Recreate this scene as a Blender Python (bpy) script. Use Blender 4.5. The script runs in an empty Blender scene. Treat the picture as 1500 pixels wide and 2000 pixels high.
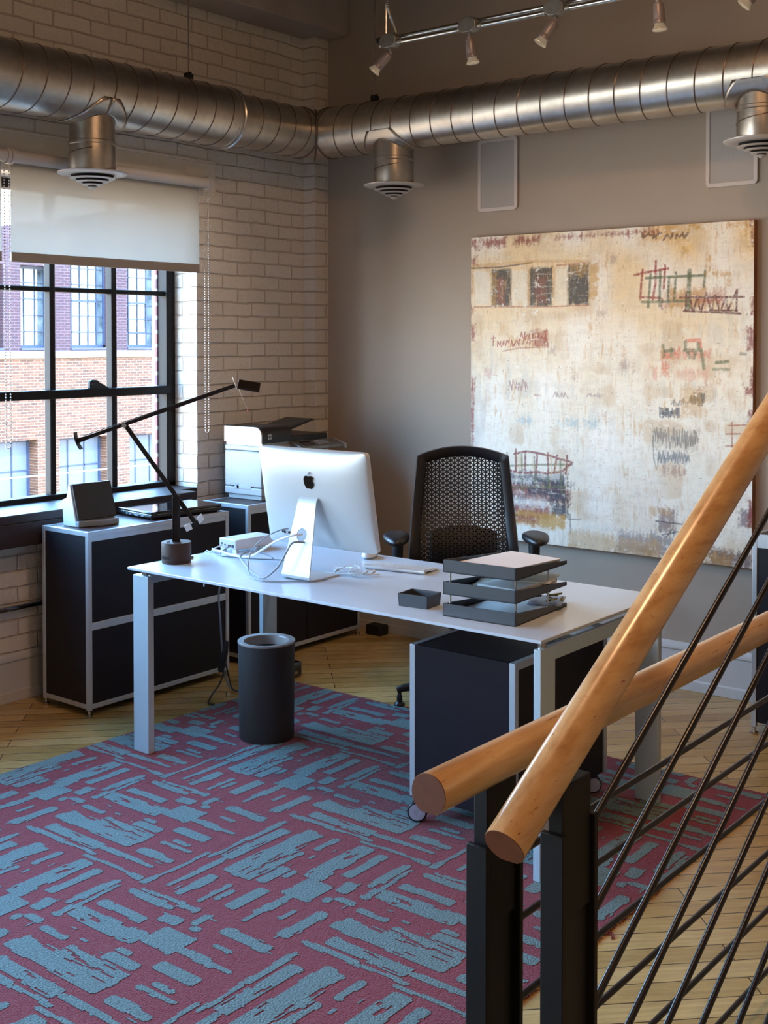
import bpy, bmesh, math, random
import numpy as np
from mathutils import Vector, Matrix
random.seed(7)
S = bpy.context.scene
COL = S.collection
PI = math.pi
# ------------------------------------------------------------------ camera, light, exposure
cam_d = bpy.data.cameras.new('camera'); cam = bpy.data.objects.new('camera', cam_d); COL.objects.link(cam)
cam_d.sensor_fit = 'HORIZONTAL'; cam_d.sensor_width = 36.0
cam_d.lens = 2356.05 * 36.0 / 1500.0
cam_d.shift_y = -(1000 - 724.07) / 1500.0
cam_d.clip_start = 0.05; cam_d.clip_end = 300
cam.location = (4.6302, -5.206, 1.6092)
cam.rotation_euler = (PI / 2 - 0.0249, 0, 0.6713)
S.camera = cam
S.view_settings.view_transform = 'Standard'
S.view_settings.look = 'None'
S.view_settings.gamma = 1.0
S.view_settings.exposure = 0.95
S.view_settings.use_curve_mapping = False
wd = bpy.data.worlds.new('sky'); S.world = wd; wd.use_nodes = True
wn = wd.node_tree; bg = wn.nodes['Background']
# bright blue sky above, warm sunlit street and roofs below the horizon
w_tc = wn.nodes.new('ShaderNodeTexCoord'); w_sp = wn.nodes.new('ShaderNodeSeparateXYZ'); w_rp = wn.nodes.new('ShaderNodeValToRGB'); w_mp = wn.nodes.new('ShaderNodeMapRange')
wn.links.new(w_tc.outputs['Generated'], w_sp.inputs[0]); wn.links.new(w_sp.outputs['Z'], w_mp.inputs['Value']); w_mp.inputs['From Min'].default_value = -1; w_mp.inputs['From Max'].default_value = 1
e = w_rp.color_ramp.elements; e[0].position = 0.0; e[0].color = (0.08, 0.06, 0.04, 1); e[1].position = 1.0; e[1].color = (0.22, 0.58, 1.2, 1)
for p_, c_ in ((0.28, (0.16, 0.12, 0.085, 1)), (0.42, (0.64, 0.60, 0.55, 1)), (0.545, (0.78, 0.84, 0.88, 1)), (0.60, (0.46, 0.80, 1.18, 1)), (0.75, (0.34, 0.73, 1.28, 1))):
    q_ = e.new(p_); q_.color = c_
wn.links.new(w_mp.outputs[0], w_rp.inputs['Fac']); wn.links.new(w_rp.outputs['Color'], bg.inputs['Color'])
bg.inputs['Strength'].default_value = 13.0

def lamp(name, kind, loc, rot, power, color, **kw):
    d = bpy.data.lights.new(name, kind); d.energy = power; d.color = color
    for k, v in kw.items():
        if k == 'portal': d.cycles.is_portal = True
        else: setattr(d, k, v)
    o = bpy.data.objects.new(name, d); o.location = loc; o.rotation_euler = rot; COL.objects.link(o)
    return o
# sun on the building across the street (comes over our roof, never enters this room)
SUN = lamp('sun', 'SUN', (10, -10, 20), (0, 0, 0), 5.0, (1.0, 0.94, 0.84), angle=0.01)
SUN.rotation_euler = Vector((-0.62, 0.42, -0.66)).to_track_quat('-Z', 'Y').to_euler()
# daylight falling in through the window openings of the left wall
lamp('window_portal', 'AREA', (-0.45, -2.15, 1.6), (0, -PI / 2, 0), 1, (1, 1, 1), shape='RECTANGLE', size=1.6, size_y=2.6, portal=True)
lamp('window_portal', 'AREA', (-0.45, -5.9, 1.6), (0, -PI / 2, 0), 1, (1, 1, 1), shape='RECTANGLE', size=1.6, size_y=4.3, portal=True)
# warm fill lights added under the ceiling out of view, no known fixture
WARM = (1.0, 0.56, 0.28)
lamp('warm_fill_light', 'AREA', (3.0, -2.6, 3.70), (0, 0, 0), 17, WARM, shape='DISK', size=0.5)
lamp('warm_fill_light', 'AREA', (5.2, -4.6, 3.70), (0, 0, 0), 17, WARM, shape='DISK', size=0.5)

# ------------------------------------------------------------------ materials
def srgb(r, g, b):
    f = lambda c: c / 12.92 if c <= 0.04045 else ((c + 0.055) / 1.055) ** 2.4
    return (f(r / 255), f(g / 255), f(b / 255), 1)
MATS = {}
class NT:
    def __init__(s, name):
        s.m = bpy.data.materials.new(name); s.m.use_nodes = True; s.t = s.m.node_tree
        s.b = s.t.nodes['Principled BSDF']
    def n(s, typ, **kw):
        nd = s.t.nodes.new(typ)
        for k, v in kw.items():
            if k.startswith('i_'):
                key = k[2:].replace('_', ' ')
                nd.inputs[key].default_value = v
            else: setattr(nd, k, v)
        return nd
    def l(s, a, b): s.t.links.new(a, b)
    def coord(s, scale=(1, 1, 1), rot=(0, 0, 0), kind='Object'):
        tc = s.n('ShaderNodeTexCoord'); mp = s.n('ShaderNodeMapping')
        mp.inputs['Scale'].default_value = scale; mp.inputs['Rotation'].default_value = rot
        s.l(tc.outputs[kind], mp.inputs['Vector']); return mp.outputs['Vector']
    def noise(s, vec, scale, detail=3, rough=0.5):
        nd = s.n('ShaderNodeTexNoise'); nd.inputs['Scale'].default_value = scale
        nd.inputs['Detail'].default_value = detail; nd.inputs['Roughness'].default_value = rough
        if vec is not None: s.l(vec, nd.inputs['Vector'])
        return nd.outputs['Fac']
    def ramp(s, fac, stops):
        nd = s.n('ShaderNodeValToRGB'); e = nd.color_ramp.elements
        while len(e) > 1: e.remove(e[-1])
        e[0].position = stops[0][0]; e[0].color = stops[0][1]
        for p, c in stops[1:]:
            q = e.new(p); q.color = c
        s.l(fac, nd.inputs['Fac']); return nd.outputs['Color']
    def mix(s, fac, a, b, blend='MIX'):
        nd = s.n('ShaderNodeMix', data_type='RGBA', blend_type=blend)
        for i, v in ((0, fac), (6, a), (7, b)):
            if hasattr(v, 'type') and hasattr(v, 'node'): s.l(v, nd.inputs[i])
            else: nd.inputs[i].default_value = v
        return nd.outputs[2]
    def math(s, op, a, b=None):
        nd = s.n('ShaderNodeMath', operation=op)
        for i, v in ((0, a), (1, b)):
            if v is None: continue
            if hasattr(v, 'node'): s.l(v, nd.inputs[i])
            else: nd.inputs[i].default_value = v
        return nd.outputs[0]
    def bump(s, h, strength=0.3, dist=0.01, normal=None):
        nd = s.n('ShaderNodeBump'); nd.inputs['Strength'].default_value = strength; nd.inputs['Distance'].default_value = dist
        s.l(h, nd.inputs['Height'])
        if normal is not None: s.l(normal, nd.inputs['Normal'])
        s.l(nd.outputs['Normal'], s.b.inputs['Normal']); return nd.outputs['Normal']
    def set(s, **kw):
        for k, v in kw.items():
            key = k.replace('_', ' ')
            if hasattr(v, 'node'): s.l(v, s.b.inputs[key])
            else: s.b.inputs[key].default_value = v
        return s
def simple(name, col, rough=0.5, metal=0.0, var=0.06, vscale=9.0, bump=0.0, bscale=400, **kw):
    t = NT(name); v = t.coord()
    f = t.noise(v, vscale, 4)
    dark = tuple(c * (1 - var) for c in col[:3]) + (1,); lite = tuple(min(1, c * (1 + var)) for c in col[:3]) + (1,)
    t.set(Base_Color=t.ramp(f, [(0.3, dark), (0.7, lite)]), Roughness=rough, Metallic=metal, **kw)
    if bump: t.bump(t.noise(v, bscale, 2), bump, 0.002)
    MATS[name] = t.m
    return t.m
simple('black_panel', srgb(25, 22, 28), 0.5, var=0.08, bump=0.05, Specular_IOR_Level=0.3)
simple('navy_panel', srgb(33, 25, 31), 0.6, var=0.06, bump=0.08, Specular_IOR_Level=0.15)
simple('aluminium', srgb(198, 205, 212), 0.34, 0.55, var=0.03)
simple('steel', srgb(190, 190, 190), 0.22, 1.0, var=0.05)
simple('desk_white', srgb(196, 208, 222), 0.2, 0.0, var=0.01)
simple('desk_edge', srgb(220, 226, 226), 0.25, 0.0, var=0.03)
simple('leg_white', srgb(192, 210, 222), 0.3, 0.2, var=0.02)
simple('black_plastic', srgb(24, 22, 25), 0.38, var=0.1)
simple('black_matte', srgb(17, 16, 18), 0.6, var=0.1)
simple('black_gloss', srgb(12, 12, 15), 0.06, var=0.1, Specular_IOR_Level=0.8)
simple('graphite', srgb(64, 70, 78), 0.42, var=0.05)
simple('lamp_brown', srgb(62, 43, 36), 0.5, var=0.08, Specular_IOR_Level=0.3)
simple('lamp_arm', srgb(30, 23, 21), 0.5, var=0.08, Specular_IOR_Level=0.2)
simple('bin_body', srgb(56, 49, 47), 0.65, var=0.08, bump=0.05)
simple('bin_rim', srgb(184, 166, 158), 0.4, 0.15, var=0.04)
simple('silver', srgb(214, 217, 220), 0.32, 0.35, var=0.02)
simple('mac_alu', srgb(194, 200, 204), 0.4, 0.3, var=0.015)
simple('white_plastic', srgb(196, 201, 205), 0.35, var=0.02)
simple('paper', srgb(236, 236, 238), 0.8, var=0.02)
simple('cable_white', srgb(214, 219, 224), 0.45, var=0.03)
simple('cable_dark', srgb(38, 38, 42), 0.5, var=0.05)
simple('cable_grey', srgb(128, 138, 148), 0.5, var=0.05)
simple('sill_brown', srgb(50, 38, 36), 0.5, var=0.12, vscale=6, Specular_IOR_Level=0.3)
simple('cab_top', srgb(66, 50, 49), 0.5, var=0.08, vscale=20, Specular_IOR_Level=0.3)
simple('printer_white', srgb(150, 154, 158), 0.4, var=0.015)
simple('printer_silver', srgb(150, 146, 142), 0.35, 0.3, var=0.06, vscale=30)
simple('dock_grille', srgb(33, 36, 41), 0.6, var=0.08)
simple('win_frame', srgb(24, 19, 18), 0.55, var=0.2, vscale=30, bump=0.2, bscale=90, Specular_IOR_Level=0.2)
simple('iron', srgb(19, 18, 21), 0.5, 0.0, var=0.15, vscale=14, bump=0.1, bscale=120, Specular_IOR_Level=0.25)
simple('rod_iron', srgb(27, 27, 33), 0.3, 0.0, var=0.12, vscale=14)
simple('end_wood', srgb(98, 48, 27), 0.45, var=0.14, vscale=60)
simple('trim_white', srgb(196, 196, 196), 0.45, var=0.03)
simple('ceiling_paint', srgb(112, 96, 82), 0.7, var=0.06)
simple('beam_paint', srgb(168, 156, 146), 0.65, var=0.08, vscale=5, bump=0.15, bscale=60)
simple('room_paint', srgb(176, 164, 150), 0.7, var=0.03)
simple('speaker_frame', srgb(206, 196, 192), 0.45, var=0.02)
simple('diffuser', srgb(196, 192, 190), 0.4, 0.3, var=0.03)
simple('lamp_head', srgb(150, 140, 142), 0.4, 0.3, var=0.03)
simple('galv_box', srgb(150, 150, 146), 0.4, 0.85, var=0.12, vscale=40)
simple('conduit', srgb(205, 208, 205), 0.2, 1.0, var=0.05)
simple('chain', srgb(196, 198, 200), 0.4, 0.2)
simple('chair_black', srgb(27, 24, 27), 0.4, var=0.08)
simple('mesh_black', srgb(16, 15, 18), 0.5, var=0.05)
simple('caster_grey', srgb(176, 174, 196), 0.35, 0.1)
simple('facade_stone', srgb(110, 98, 84), 0.8, var=0.05)
simple('facade_frame', srgb(26, 40, 66), 0.6, var=0.1)
simple('facade_jamb', srgb(44, 44, 70), 0.7, var=0.08)
simple('facade_blind', srgb(70, 80, 96), 0.6, var=0.05)
simple('magazine', srgb(120, 132, 158), 0.4, var=0.5, vscale=14)
simple('notebook', srgb(206, 200, 186), 0.6, var=0.1, vscale=25)
simple('clip_dark', srgb(44, 44, 34), 0.35, 0.4)
simple('clip_olive', srgb(128, 124, 62), 0.45, var=0.3, vscale=60)
simple('screen_dark', srgb(20, 22, 26), 0.08)
simple('led_red', srgb(235, 60, 50), 0.3)
simple('grille_hole', srgb(22, 19, 18), 0.7)

# painted wall (taupe)
t = NT('wall_taupe'); v = t.coord()
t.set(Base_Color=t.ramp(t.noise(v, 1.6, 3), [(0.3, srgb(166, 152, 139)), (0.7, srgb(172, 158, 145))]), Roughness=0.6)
t.bump(t.noise(v, 260, 2), 0.06, 0.002); MATS['wall_taupe'] = t.m

def swizzle(t, kind='yz', wob=0.012, wscale=5.0):
    tc = t.n('ShaderNodeTexCoord'); sp = t.n('ShaderNodeSeparateXYZ'); t.l(tc.outputs['Object'], sp.inputs[0])
    cb = t.n('ShaderNodeCombineXYZ')
    if kind == 'yz': t.l(sp.outputs['Y'], cb.inputs['X']); t.l(sp.outputs['Z'], cb.inputs['Y'])
    elif kind == 'xz': t.l(sp.outputs['X'], cb.inputs['X']); t.l(sp.outputs['Z'], cb.inputs['Y'])
    elif kind == 'sum':   # wraps round corners of a pier
        t.l(t.math('SUBTRACT', sp.outputs['X'], sp.outputs['Y']), cb.inputs['X']); t.l(sp.outputs['Z'], cb.inputs['Y'])
    if wob:
        nz = t.n('ShaderNodeTexNoise'); nz.inputs['Scale'].default_value = wscale; nz.inputs['Detail'].default_value = 3
        t.l(tc.outputs['Object'], nz.inputs['Vector'])
        va = t.n('ShaderNodeVectorMath', operation='SUBTRACT'); t.l(nz.outputs['Color'], va.inputs[0]); va.inputs[1].default_value = (0.5, 0.5, 0.5)
        vs = t.n('ShaderNodeVectorMath', operation='SCALE'); t.l(va.outputs[0], vs.inputs[0]); vs.inputs['Scale'].default_value = wob * 2
        vb = t.n('ShaderNodeVectorMath', operation='ADD'); t.l(cb.outputs[0], vb.inputs[0]); t.l(vs.outputs[0], vb.inputs[1])
        return vb.outputs[0]
    return cb.outputs[0]
def brick(t, vec, w, h, mortar, c1, c2, cm, smooth=0.1, off=0.5):
    b = t.n('ShaderNodeTexBrick'); t.l(vec, b.inputs['Vector'])
    b.inputs['Scale'].default_value = 1; b.inputs['Brick Width'].default_value = w; b.inputs['Row Height'].default_value = h
    b.inputs['Mortar Size'].default_value = mortar; b.inputs['Mortar Smooth'].default_value = smooth
    b.inputs['Color1'].default_value = c1; b.inputs['Color2'].default_value = c2; b.inputs['Mortar'].default_value = cm
    b.offset = off; b.inputs['Bias'].default_value = 0
    return b
def painted_brick(name, kind):
    t = NT(name); v = swizzle(t, kind, 0.010, 6)
    b = brick(t, v, 0.212, 0.0725, 0.0055, srgb(222, 215, 206), srgb(213, 205, 196), srgb(204, 194, 182), smooth=0.8)
    oc = t.coord()
    n1 = t.noise(oc, 14, 5, 0.6); n2 = t.noise(oc, 55, 3, 0.6)
    col = t.mix(t.ramp(t.noise(oc, 26, 4, 0.7), [(0.64, (0, 0, 0, 1)), (0.74, (0.55, 0.55, 0.55, 1))]), b.outputs['Color'], srgb(150, 128, 108))
    t.set(Base_Color=col, Roughness=0.42)
    inv = t.math('SUBTRACT', 1.0, b.outputs['Fac'])
    h = t.math('ADD', inv, t.math('ADD', t.math('MULTIPLY', n1, 1.3), t.math('MULTIPLY', n2, 0.45)))
    t.bump(h, 0.75, 0.012); MATS[name] = t.m
painted_brick('brick_white', 'yz'); painted_brick('brick_pier', 'sum'); painted_brick('brick_reveal', 'xz')
t = NT('lintel_paint'); v = t.coord()
t.set(Base_Color=t.ramp(t.noise(v, 7, 5), [(0.3, srgb(216, 206, 194)), (0.7, srgb(226, 217, 206))]), Roughness=0.45)
t.bump(t.noise(v, 18, 6, 0.65), 0.5, 0.012); MATS['lintel_paint'] = t.m
# brick of this building's outer wall seen through the glass
t = NT('brick_outer'); v = swizzle(t, 'xz', 0.004, 9)
b = brick(t, v, 0.2, 0.072, 0.010, srgb(126, 74, 66), srgb(96, 66, 72), srgb(176, 172, 168)); t.set(Base_Color=b.outputs['Color'], Roughness=0.85); MATS['brick_outer'] = t.m
def facade_brick(name, c1, c2, cm, w=0.22, h=0.075):
    t = NT(name); v = swizzle(t, 'yz', 0.004, 2)
    b = brick(t, v, w, h, 0.008, c1, c2, cm)
    oc = t.coord(); vv = t.ramp(t.noise(oc, 5, 5, 0.8), [(0.35, (0.72, 0.7, 0.7, 1)), (0.65, (1.1, 1.08, 1.05, 1))])
    t.set(Base_Color=t.mix(1.0, b.outputs['Color'], vv, 'MULTIPLY'), Roughness=0.9); MATS[name] = t.m
facade_brick('facade_tan', srgb(84, 54, 36), srgb(62, 38, 25), srgb(106, 90, 76))
facade_brick('facade_plum', srgb(52, 27, 34), srgb(42, 22, 30), srgb(74, 60, 68))
# facade glass
t = NT('facade_glass'); v = t.coord((0.2, 1.2, 1.0))
t.set(Base_Color=t.ramp(t.noise(v, 2.2, 4, 0.6), [(0.3, srgb(30, 40, 46)), (0.55, srgb(66, 78, 84)), (0.75, srgb(92, 98, 102))]), Roughness=0.08, Specular_IOR_Level=0.8); MATS['facade_glass'] = t.m
# window glass
m = bpy.data.materials.new('pane_glass'); m.use_nodes = True; nt = m.node_tree; nt.nodes.clear()
o = nt.nodes.new('ShaderNodeOutputMaterial'); tr = nt.nodes.new('ShaderNodeBsdfTransparent'); gl = nt.nodes.new('ShaderNodeBsdfGlossy'); mx = nt.nodes.new('ShaderNodeMixShader'); fr = nt.nodes.new('ShaderNodeLayerWeight'); pw = nt.nodes.new('ShaderNodeMath'); pw.operation = 'POWER'; pw.inputs[1].default_value = 5; ml = nt.nodes.new('ShaderNodeMath'); ml.operation = 'MULTIPLY_ADD'; ml.inputs[1].default_value = 0.5; ml.inputs[2].default_value = 0.02
gl.inputs['Roughness'].default_value = 0.02; tr.inputs['Color'].default_value = (0.97, 0.985, 0.985, 1)
nt.links.new(fr.outputs['Facing'], pw.inputs[0]); nt.links.new(pw.outputs[0], ml.inputs[0]); nt.links.new(ml.outputs[0], mx.inputs[0]); nt.links.new(tr.outputs[0], mx.inputs[1]); nt.links.new(gl.outputs[0], mx.inputs[2]); nt.links.new(mx.outputs[0], o.inputs[0]); MATS['pane_glass'] = m
# roller shade fabric: lets daylight glow through
m = bpy.data.materials.new('shade_fabric'); m.use_nodes = True; nt = m.node_tree; nt.nodes.clear()
o = nt.nodes.new('ShaderNodeOutputMaterial'); tl = nt.nodes.new('ShaderNodeBsdfTranslucent'); df = nt.nodes.new('ShaderNodeBsdfDiffuse'); tr = nt.nodes.new('ShaderNodeBsdfTransparent')
m1 = nt.nodes.new('ShaderNodeMixShader'); m2 = nt.nodes.new('ShaderNodeMixShader'); nz = nt.nodes.new('ShaderNodeTexNoise'); rp = nt.nodes.new('ShaderNodeValToRGB')
nz.inputs['Scale'].default_value = 3; rp.color_ramp.elements[0].color = (0.46, 0.44, 0.41, 1); rp.color_ramp.elements[1].color = (0.49, 0.47, 0.44, 1)
nt.links.new(nz.outputs['Fac'], rp.inputs[0]); nt.links.new(rp.outputs[0], tl.inputs[0]); nt.links.new(rp.outputs[0], df.inputs[0])
m1.inputs[0].default_value = 0.45; m2.inputs[0].default_value = 0.07
nt.links.new(tl.outputs[0], m1.inputs[1]); nt.links.new(df.outputs[0], m1.inputs[2]); nt.links.new(m1.outputs[0], m2.inputs[1]); nt.links.new(tr.outputs[0], m2.inputs[2]); nt.links.new(m2.outputs[0], o.inputs[0]); MATS['shade_fabric'] = m
simple('shade_bar', srgb(150, 140, 132), 0.5); simple('shade_tube', srgb(196, 192, 190), 0.5, var=0.02)
# wood floor: narrow maple boards laid on the diagonal
t = NT('floor_wood'); v = t.coord((1, 1, 1), (0, 0, -PI / 4))
b = brick(t, v, 1.35, 0.083, 0.0018, (0.2, 0.2, 0.2, 1), (0.9, 0.9, 0.9, 1), (0, 0, 0, 1), smooth=0.0, off=0.37)
mp2 = t.n('ShaderNodeMapping'); mp2.inputs['Scale'].default_value = (1.2, 22, 1); t.l(v, mp2.inputs['Vector']); gr = t.noise(mp2.outputs['Vector'], 3.5, 6, 0.6)
base = t.ramp(b.outputs['Color'], [(0.0, srgb(38, 24, 14)), (0.12, srgb(168, 140, 84)), (0.5, srgb(190, 162, 104)), (1.0, srgb(204, 178, 122))])
g2 = t.ramp(gr, [(0.3, (0.72, 0.66, 0.6, 1)), (0.62, (1.06, 1.03, 1.0, 1))])
t.set(Base_Color=t.mix(1.0, base, g2, 'MULTIPLY'), Roughness=t.ramp(gr, [(0.3, (0.30, 0.30, 0.30, 1)), (0.7, (0.20, 0.20, 0.20, 1))]))
t.bump(t.math('SUBTRACT', 1.0, b.outputs['Fac']), 0.35, 0.002); MATS['floor_wood'] = t.m
# handrail wood
t = NT('rail_wood'); v = t.coord((16, 1.3, 16)); g = t.noise(v, 2.2, 6, 0.62); v2 = t.coord((60, 5, 60)); sp = t.noise(v2, 3.0, 2, 0.5); big = t.noise(t.coord((1, 1, 1)), 4.5, 3)
c = t.ramp(g, [(0.25, srgb(168, 124, 80)), (0.5, srgb(200, 162, 116)), (0.75, srgb(214, 182, 140))])
c = t.mix(t.ramp(sp, [(0.66, (0, 0, 0, 1)), (0.76, (0.8, 0.8, 0.8, 1))]), c, srgb(132, 76, 36))
c = t.mix(1.0, c, t.ramp(big, [(0.3, (0.80, 0.72, 0.64, 1)), (0.6, (1.04, 1.02, 1.0, 1))]), 'MULTIPLY')
t.set(Base_Color=c, Roughness=0.28, Coat_Weight=0.35, Coat_Roughness=0.12); MATS['rail_wood'] = t.m
# galvanised duct
def galv(name, base, rough):
    t = NT(name); v = t.coord(); n1 = t.noise(v, 30, 5, 0.7); n2 = t.noise(t.coord((1, 1, 1)), 5, 4, 0.6); n3 = t.noise(v, 120, 3, 0.6)
    c = t.ramp(n1, [(0.3, tuple(x * 0.84 for x in base[:3]) + (1,)), (0.7, base)])
    c = t.mix(1.0, c, t.ramp(n2, [(0.35, (0.78, 0.76, 0.74, 1)), (0.65, (1, 1, 1, 1))]), 'MULTIPLY')
    t.set(Base_Color=c, Metallic=1.0, Roughness=t.ramp(n3, [(0.3, (rough - .03,) * 3 + (1,)), (0.7, (rough + .03,) * 3 + (1,))]))
    t.bump(n2, 0.03, 0.01); MATS[name] = t.m
galv('duct_metal', srgb(226, 222, 214), 0.36); galv('duct_large_metal', srgb(220, 217, 212), 0.33); galv('collar_metal', srgb(206, 200, 192), 0.34)
simple('duct_seam', srgb(122, 108, 98), 0.4, 0.7)
# perforated speaker grille
t = NT('speaker_grille'); v = t.coord((1, 1, 1)); vo = t.n('ShaderNodeTexVoronoi'); vo.inputs['Scale'].default_value = 260; vo.inputs['Randomness'].default_value = 0.0; t.l(v, vo.inputs['Vector'])
t.set(Base_Color=t.ramp(vo.outputs['Distance'], [(0.25, srgb(118, 112, 108)), (0.45, srgb(172, 166, 162))]), Roughness=0.5); MATS['speaker_grille'] = t.m
# rug piles
def pile(name, c1, c2, sc):
    t = NT(name); v = t.coord(); n = t.noise(v, sc, 3, 0.7); vo = t.n('ShaderNodeTexVoronoi'); vo.inputs['Scale'].default_value = sc * 0.8; t.l(v, vo.inputs['Vector'])
    t.set(Base_Color=t.ramp(n, [(0.3, c1), (0.7, c2)]), Roughness=0.95, Sheen_Weight=0.15, Specular_IOR_Level=0.15)
    t.bump(t.math('ADD', t.math('MULTIPLY', vo.outputs['Distance'], -1.0), n), 0.7, 0.004); MATS[name] = t.m
pile('rug_red', srgb(116, 44, 52), srgb(146, 62, 70), 260); pile('rug_teal', srgb(76, 100, 102), srgb(124, 146, 144), 190)
# painting surface: painted colours live in the mesh's colour layer, with fine scraped streaks on top
t = NT('canvas_paint'); at = t.n('ShaderNodeVertexColor'); at.layer_name = 'paint'
vs = t.coord((22, 1, 70)); vh = t.coord((70, 1, 12)); n1 = t.noise(vs, 1.4, 5, 0.7); n2 = t.noise(vh, 1.4, 5, 0.7)
c = t.mix(1.0, at.outputs['Color'], t.ramp(n1, [(0.25, (0.88, 0.85, 0.82, 1)), (0.45, (1, 1, 1, 1))]), 'MULTIPLY')
c = t.mix(1.0, c, t.ramp(n2, [(0.26, (0.86, 0.83, 0.80, 1)), (0.48, (1, 1, 1, 1))]), 'MULTIPLY')
zone = t.noise(t.coord((2.2, 1, 2.2)), 1.6, 3); zv = t.ramp(zone, [(0.40, (0.25, 0.25, 0.25, 1)), (0.62, (1, 1, 1, 1))])
def scratch(c, sx, sz, lo, hi, amt, col):
    m_ = t.ramp(t.noise(t.coord((sx, 1, sz)), 1.0, 5, 0.65), [(lo, (0, 0, 0, 1)), (hi, (amt, amt, amt, 1))])
    return t.mix(t.mix(1.0, m_, zv, 'MULTIPLY'), c, col)
c = scratch(c, 46, 9, 0.55, 0.64, 0.75, srgb(214, 176, 120)); c = scratch(c, 10, 52, 0.55, 0.66, 0.7, srgb(226, 214, 196))
c = scratch(c, 70, 30, 0.63, 0.68, 0.8, srgb(150, 112, 84)); c = scratch(c, 40, 120, 0.61, 0.67, 0.7, srgb(150, 150, 148)); c = scratch(c, 24, 30, 0.58, 0.64, 0.85, srgb(246, 243, 236))
t.set(Base_Color=c, Roughness=0.5); t.bump(t.math('ADD', n1, n2), 0.25, 0.003); MATS['canvas_paint'] = t.m
simple('canvas_side', srgb(150, 96, 58), 0.6, var=0.3, vscale=14)
# reflector lamp glass
t = NT('bulb_glass'); t.set(Base_Color=srgb(214, 200, 176), Roughness=0.15, Metallic=0.6, Emission_Color=(1, 0.85, 0.62, 1), Emission_Strength=0.06); MATS['bulb_glass'] = t.m

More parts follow.
